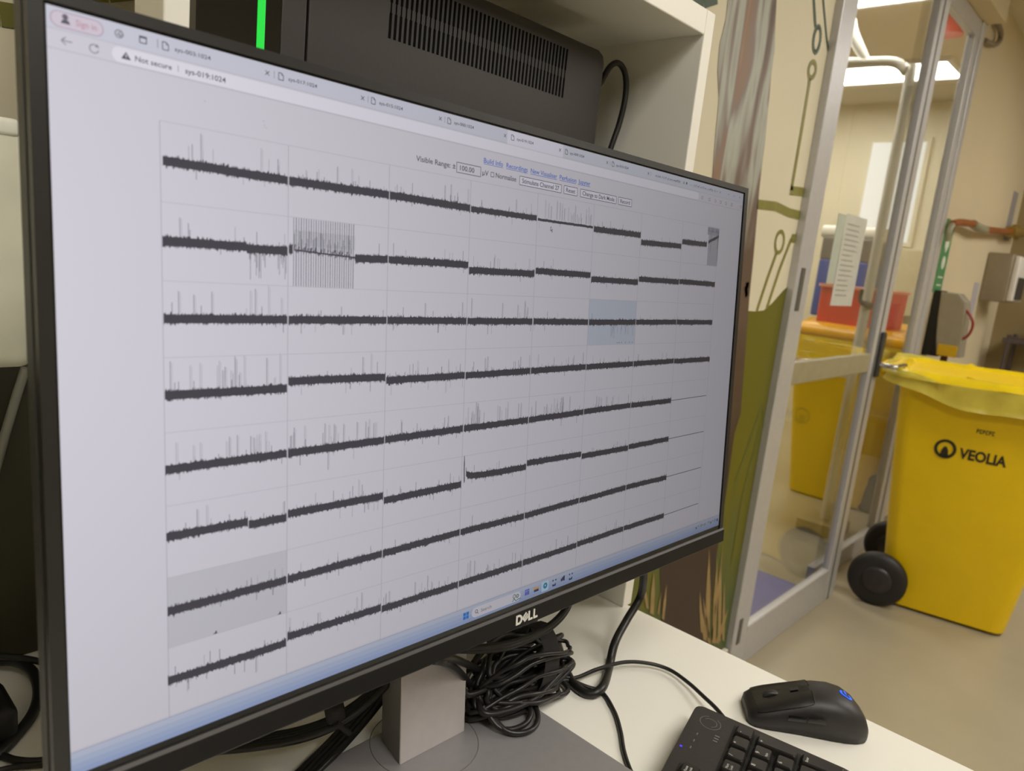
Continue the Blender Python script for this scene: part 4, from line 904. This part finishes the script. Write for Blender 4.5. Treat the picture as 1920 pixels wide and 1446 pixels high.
b = MB(); q = at(1560, 745, 'x', 3.935); b.box(.4605, .4625, -.235, -.155, .56, .72); b.build('label', mat('white_sticker', (226, 222, 210), .5), bin2, local=True)
bin3 = copy_tree(bin2); bin3.location = (4.99, 1.40, 0); bin3.rotation_euler = (0, 0, math.pi)
tag(bin3, 'second yellow lidded bin beyond the glass door, carrying the blue crate')

# things on the inner bins
ZB = .935
def simple(name, mb, mtl, label, cat, group=None): return tag(mb.build(name, mtl), label, cat, group)
rb = thing('plastic_box', (4.14, 1.31, ZB), 'red plastic box on the yellow bin beyond the glass door', 'box')
m_red = mat('red_plastic', (222, 66, 52), .45, var=.05)
b = MB(); b.loft([rr2(3.968, 4.297, 1.118, 1.457, .02, ZB), rr2(3.965, 4.30, 1.115, 1.46, .02, 1.118)], 0, smooth=False); b.build('body', m_red, rb)
b = MB(); b.loft([rr2(3.955, 4.31, 1.105, 1.47, .02, 1.118), rr2(3.955, 4.31, 1.105, 1.47, .02, 1.132)], 0, smooth=False); b.build('lid', mat('pale_pink_lid', (232, 150, 130), .4), rb)
b = MB(); b.box(3.969, 3.974, 1.21, 1.28, 1.01, 1.05); b.build('sticker', mat('orange_sticker', (236, 110, 50), .5), rb)
bx = thing('storage_crate', (4.7, 1.62, ZB), 'blue crate with a yellow stripe behind the red box', 'crate')
b = MB(); b.box(4.52, 4.86, 1.42, 1.70, ZB, 1.27, bev=.01); b.build('body', mat('blue_plastic', (44, 78, 168), .45), bx)
b = MB(); b.box(4.512, 4.52, 1.60, 1.625, ZB + .08, 1.26); b.build('stripe', mat('yellow_stripe', (222, 180, 30), .5), bx)
b = MB(); b.box(4.52, 4.86, 1.42, 1.70, 1.27, 1.40, bev=.008); simple('document_tray', b, mat('grey_tray_plastic', (104, 104, 100), .5), 'dark grey tray on top of the blue crate', 'tray')
b = MB(); b.tube([(4.62, 1.38, 1.437), (4.62, 1.74, 1.437)], .037, 20, 1); simple('paper_roll', b, mat('white_paper_roll', (235, 232, 222), .6), 'white paper roll lying on the dark grey tray', 'roll')
# emergency shower
sh = thing('emergency_shower', (3.48, 1.06, 0), 'white pipe safety shower on a square foot behind the glass door', 'shower')
m_wp = mat('white_enamel_pipe', (236, 233, 224), .35, var=.02)
ct = at(1697, 160, 'x', 3.50)
px_, py_ = 3.50, 1.075
b = MB(); b.box(px_ - .11, px_ + .09, py_ - .09, py_ + .09, 0, .055, bev=.006); b.build('foot_plate', mat('beige_foot_plate', (176, 164, 132), .5), sh)
b = MB(); b.tube([(px_, py_, .05), (px_, py_, 1.0), (px_, py_, 1.98), (px_, py_ + .02, 2.05), (px_, py_ + .07, 2.09), (px_, py_ + .16, 2.10), (px_, py_ + .34, 2.11), (px_, py_ + .5, 2.12)], .021, 16, 6); b.build('pipe', m_wp, sh)
b = MB(); b.tube([(px_, py_ + .19, 2.105), (px_, py_ + .27, 2.22), (px_, py_ + .30, 2.27)], lambda t: .018 + .02 * t, 16, 4); b.build('shower_head', m_wp, sh)
b = MB(); b.lathe([(.02, .70), (.10, .73), (.12, .765), (.115, .77), (.09, .745), (.01, .735)], 28, 'z', (px_, py_ + .16, 0)); b.build('eyewash_bowl', mat('steel_bowl', (190, 188, 180), .25, metal=.8), sh)
b = MB(); b.tube([(px_, py_, .74), (px_, py_ + .15, .735)], .014, 10, 1); b.build('bowl_arm', m_wp, sh)
b = MB(); b.tube([(px_, py_ + .02, 1.13), (px_, py_ + .02, 1.08), (px_ - .03, py_ - .03, 1.06)], .016, 10, 3); b.build('valve', m_dark, sh)
# notice taped on the inside of the door glass
nt_ = thing('paper_notice', (2.36, YG + .016, 1.1), 'white sheet of printed text taped to the sliding door glass', 'notice')
b = MB(); b.box(2.275, 2.46, YG + .0185, YG + .0195, 1.085, 1.355); b.build('sheet', mat('white_notice_paper', (240, 237, 232), .6), nt_)
b = MB(); rng = random.Random(5)
for k in range(15):
    z = 1.325 - k * .015; b.quad((2.295, YG + .0182, z), (2.295 + .14 * rng.uniform(.4, 1), YG + .0182, z), (2.295 + .10, YG + .0182, z + .004), (2.295, YG + .0182, z + .004))
b.build('printed_lines', mat('grey_text_ink', (172, 170, 168), .6), nt_)
b = MB(); b.box(2.21, 2.27, YG + .0185, YG + .0195, 1.15, 1.35); simple('paper_notice', b, mat('pale_green_paper', (216, 224, 214), .6), 'narrow pale sheet taped left of the printed notice', 'notice')
b = MB(); b.box(1.95, 2.745, .84, 1.5, 0, .008, bev=.003); simple('floor_mat', b, mat('blue_mat_vinyl', (92, 92, 158), .6, var=.1), 'blue mat on the floor just inside the glass door', 'mat')
# far window
w2 = thing('window_2', (5.79, 1.78, 1.4), None, None); struct(w2)
b = MB(); b.box(5.785, 5.799, 1.58, 1.94, 1.46, 2.15); b.build('bright_pane', lamp_mat('daylight_pane', (1, .95, .82), 1.25), w2)
b = MB()
for a in ((1.55, 1.58, 1.43, 2.18), (1.94, 1.97, 1.43, 2.18), (1.58, 1.94, 1.43, 1.46), (1.58, 1.94, 2.15, 2.18)): b.box(5.77, 5.8, a[0], a[1], a[2], a[3])
b.build('window_frame', m_inw, w2)
b = MB(); b.box(5.70, 5.795, 1.42, 2.0, .95, 1.42, bev=.01); simple('wall_cupboard', b, mat('cream_cupboard', (206, 196, 164), .5), 'cream cupboard under the bright window in the far room', 'cupboard')
q = at(1784, 45, 'z', CEIL - .03)
b = MB(); b.lathe([(.06, -.08), (.065, -.02), (.065, 0)], 24, 'z', (q.x, q.y, CEIL)); simple('alarm_beacon', b, mat('red_beacon', (236, 84, 84), .3), 'red round alarm beacon on the ceiling beyond the glass', 'alarm beacon')

# ================================================================= fittings on the right-hand wall
a = at(1744, 548, 'y', YR); 
sg = thing('safety_sign', (3.80, YR, 1.3), 'tall green and white safety sign under the copper pipe', 'sign')
b = MB(); b.box(3.735, 3.875, YR - .004, YR, 1.15, 1.475, bev=.001); b.build('plate', mat('green_sign', (70, 140, 92), .4), sg)
b = MB()
sx = 3.805; y_ = YR - .005
def sgq(x0, x1, z0, z1): b.quad((sx + x0, y_, z0), (sx + x1, y_, z0), (sx + x1, y_, z1), (sx + x0, y_, z1))
sgq(-.035, .035, 1.36, 1.455); b.add([(sx - .035, y_, 1.36), (sx + .035, y_, 1.36), (sx, y_, 1.325)], [(0, 1, 2)]); b.add([(sx + .03 * math.cos(k * .5236), y_, 1.285 + .03 * math.sin(k * .5236)) for k in range(12)], [tuple(range(12))])
sgq(-.04, .04, 1.215, 1.222); sgq(-.04, .04, 1.18, 1.187)
b.build('pictogram', mat('sign_white', (214, 222, 206), .5), sg)
m_cu = mat('copper_pipe', (184, 108, 58), .35, metal=.6, var=.08); m_br = mat('brass_fitting', (168, 142, 70), .35, metal=.6)
cp = thing('copper_pipe', (4.3, YR - .04, 1.45), 'copper water pipe with brass valve running along the cream wall', 'pipe')
def wp(px, py, y=YR - .05): return at(px, py, 'y', y)
b = MB(); b.tube([wp(1786, 420), wp(1800, 417), wp(1824, 420)], .016, 12, 4); b.tube([wp(1846, 430), wp(1870, 433), wp(1896, 434)], .016, 12, 4); b.build('pipe', m_cu, cp)
b = MB(); b.tube([wp(1824, 420), wp(1834, 427), wp(1846, 431)], .020, 12, 4); b.build('joint', mat('grey_pipe_joint', (150, 148, 124), .4), cp)
b = MB(); b.tube([wp(1777, 452), wp(1780, 432), wp(1787, 420)], .012, 12, 4); b.build('joint', mat('grey_pipe_joint', (150, 148, 124), .4), cp)
b = MB(); b.tube([wp(1893, 434), wp(1916, 436)], .03, 12, 1); b.tube([wp(1904, 434), wp(1906, 422)], .02, 12, 1); b.tube([wp(1904, 434), wp(1905, 446)], .016, 12, 1); b.build('valve', m_br, cp)
# hand dispenser
DX = 3.765
def wz(py, x=DX, px=1780): return at(px, py, 'x', x).z
hd_ = thing('hand_dispenser', (3.83, YR, .9), 'grey hand dispenser with yellow base and black back on the wall', 'dispenser')
b = MB(); P = [(YR - .028, 1.155), (YR - .10, 1.155), (YR - .135, 1.12), (YR - .145, 1.05), (YR - .155, .875), (YR - .06, .875), (YR - .045, .95), (YR - .035, 1.04)]
b.prism(P, DX, DX + .11, axes='yzx', bev=.008); b.build('cover', mat('grey_dispenser_plastic', (150, 142, 124), .4), hd_)
b = MB(); b.prism([(YR, 1.16), (YR - .03, 1.16), (YR - .038, 1.04), (YR - .05, .95), (YR - .065, .865), (YR, .865)], DX + .002, DX + .108, axes='yzx'); b.build('back_plate', m_blk, hd_)
b = MB(); b.box(DX - .003, DX + .112, YR - .142, YR - .062, .873, .925, bev=.004); b.build('yellow_base', mat('yellow_dispenser_base', (210, 168, 20), .4), hd_)
b = MB(); b.box(DX + .03, DX + .06, YR - .10, YR - .075, .82, .873, bev=.004); b.build('nozzle', mat('dark_red_nozzle', (82, 40, 34), .5), hd_)
cable([(1798, 578, 'x', 3.78), (1814, 585, 'x', 3.78), (1824, 606, 'x', 3.78), (1816, 628, 'x', 3.78), (1796, 640, 'x', 3.78)], .006, 'dark red hose loop on the right of the hand dispenser', 'hose', 'hose', mat('dark_red_hose', (140, 40, 34), .4))
# towel dispenser
pd = thing('towel_dispenser', (4.85, YR, 1.1), 'steel paper towel dispenser with white front on the cream wall', 'dispenser')
TX = 4.72
zA = at(1848, 480, 'x', TX).z; zB_ = at(1842, 566, 'x', TX).z; yE = at(1884, 490, 'x', TX).y
b = MB(); b.box(TX, TX + .30, YR - .125, YR, 1.13, 1.39, bev=.01, seg=3); b.build('housing', mat('satin_steel', (150, 138, 118), .4, metal=.3), pd)
b = MB(); b.box(TX + .01, TX + .29, YR - .155, YR - .125, 1.14, 1.38, bev=.008, seg=3); b.build('front_cover', mat('white_cover', (226, 222, 216), .35), pd)
b = MB(); b.box(TX + .04, TX + .26, YR - .158, YR - .154, 1.15, 1.27); b.build('viewing_slot', m_dark, pd)
b = MB(); b.box(4.55, 4.66, YR - .003, YR, 1.02, 1.22); simple('wall_label', b, mat('pale_violet_label', (178, 172, 180), .6), 'small pale violet label between the two dispensers', 'label')
b = MB(); b.box(5.03, 5.16, YR - .003, YR, 1.48, 1.75); simple('wall_label', b, mat('grey_violet_label', (150, 146, 148), .6), 'small grey label on the wall behind the copper pipe', 'label')
# track-end cable
cable([(1852, -4, 'y', YR - .01), (1854, 18, 'y', YR - .015), (1866, 38, 'y', YR - .02), (1876, 58, 'y', YR - .02), (1874, 76, 'y', YR - .02), (1862, 84, 'y', YR - .02), (1846, 76, 'y', YR - .015)], .011, 'grey cable loop hanging beside the top corner of the glass', mtl=mat('grey_brown_conduit', (134, 122, 102), .5))
# pole and dark trolley at the far end
b = MB(); b.tube([(5.02, .62, 0), (5.02, .62, 1.22)], .016, 12, 1); simple('steel_pole', b, mat('satin_steel', (150, 138, 118), .4, metal=.3), 'slim steel pole behind the yellow bin at the right edge', 'pole')
tr = thing('trolley', (5.15, .45, 0), 'dark grey trolley at the right edge behind the yellow bin', 'trolley')
m_tr = mat('dark_mauve_trolley', (92, 80, 80), .5)
b = MB(); b.box(5.06, 5.30, .25, .78, .90, .93, bev=.005); b.box(5.06, 5.30, .25, .78, .30, .33, bev=.005); b.build('shelf', m_tr, tr)
for x in (5.07, 5.28):
    for y in (.27, .75): b = MB(); b.tube([(x, y, .0), (x, y, .95)], .012, 10, 1); b.build('leg', m_tr, tr)
b = MB(); b.box(5.08, 5.28, .30, .60, .93, 1.05, bev=.01); simple('storage_box', b, mat('grey_mauve_box', (106, 96, 94), .5), 'grey box on the dark trolley', 'box')
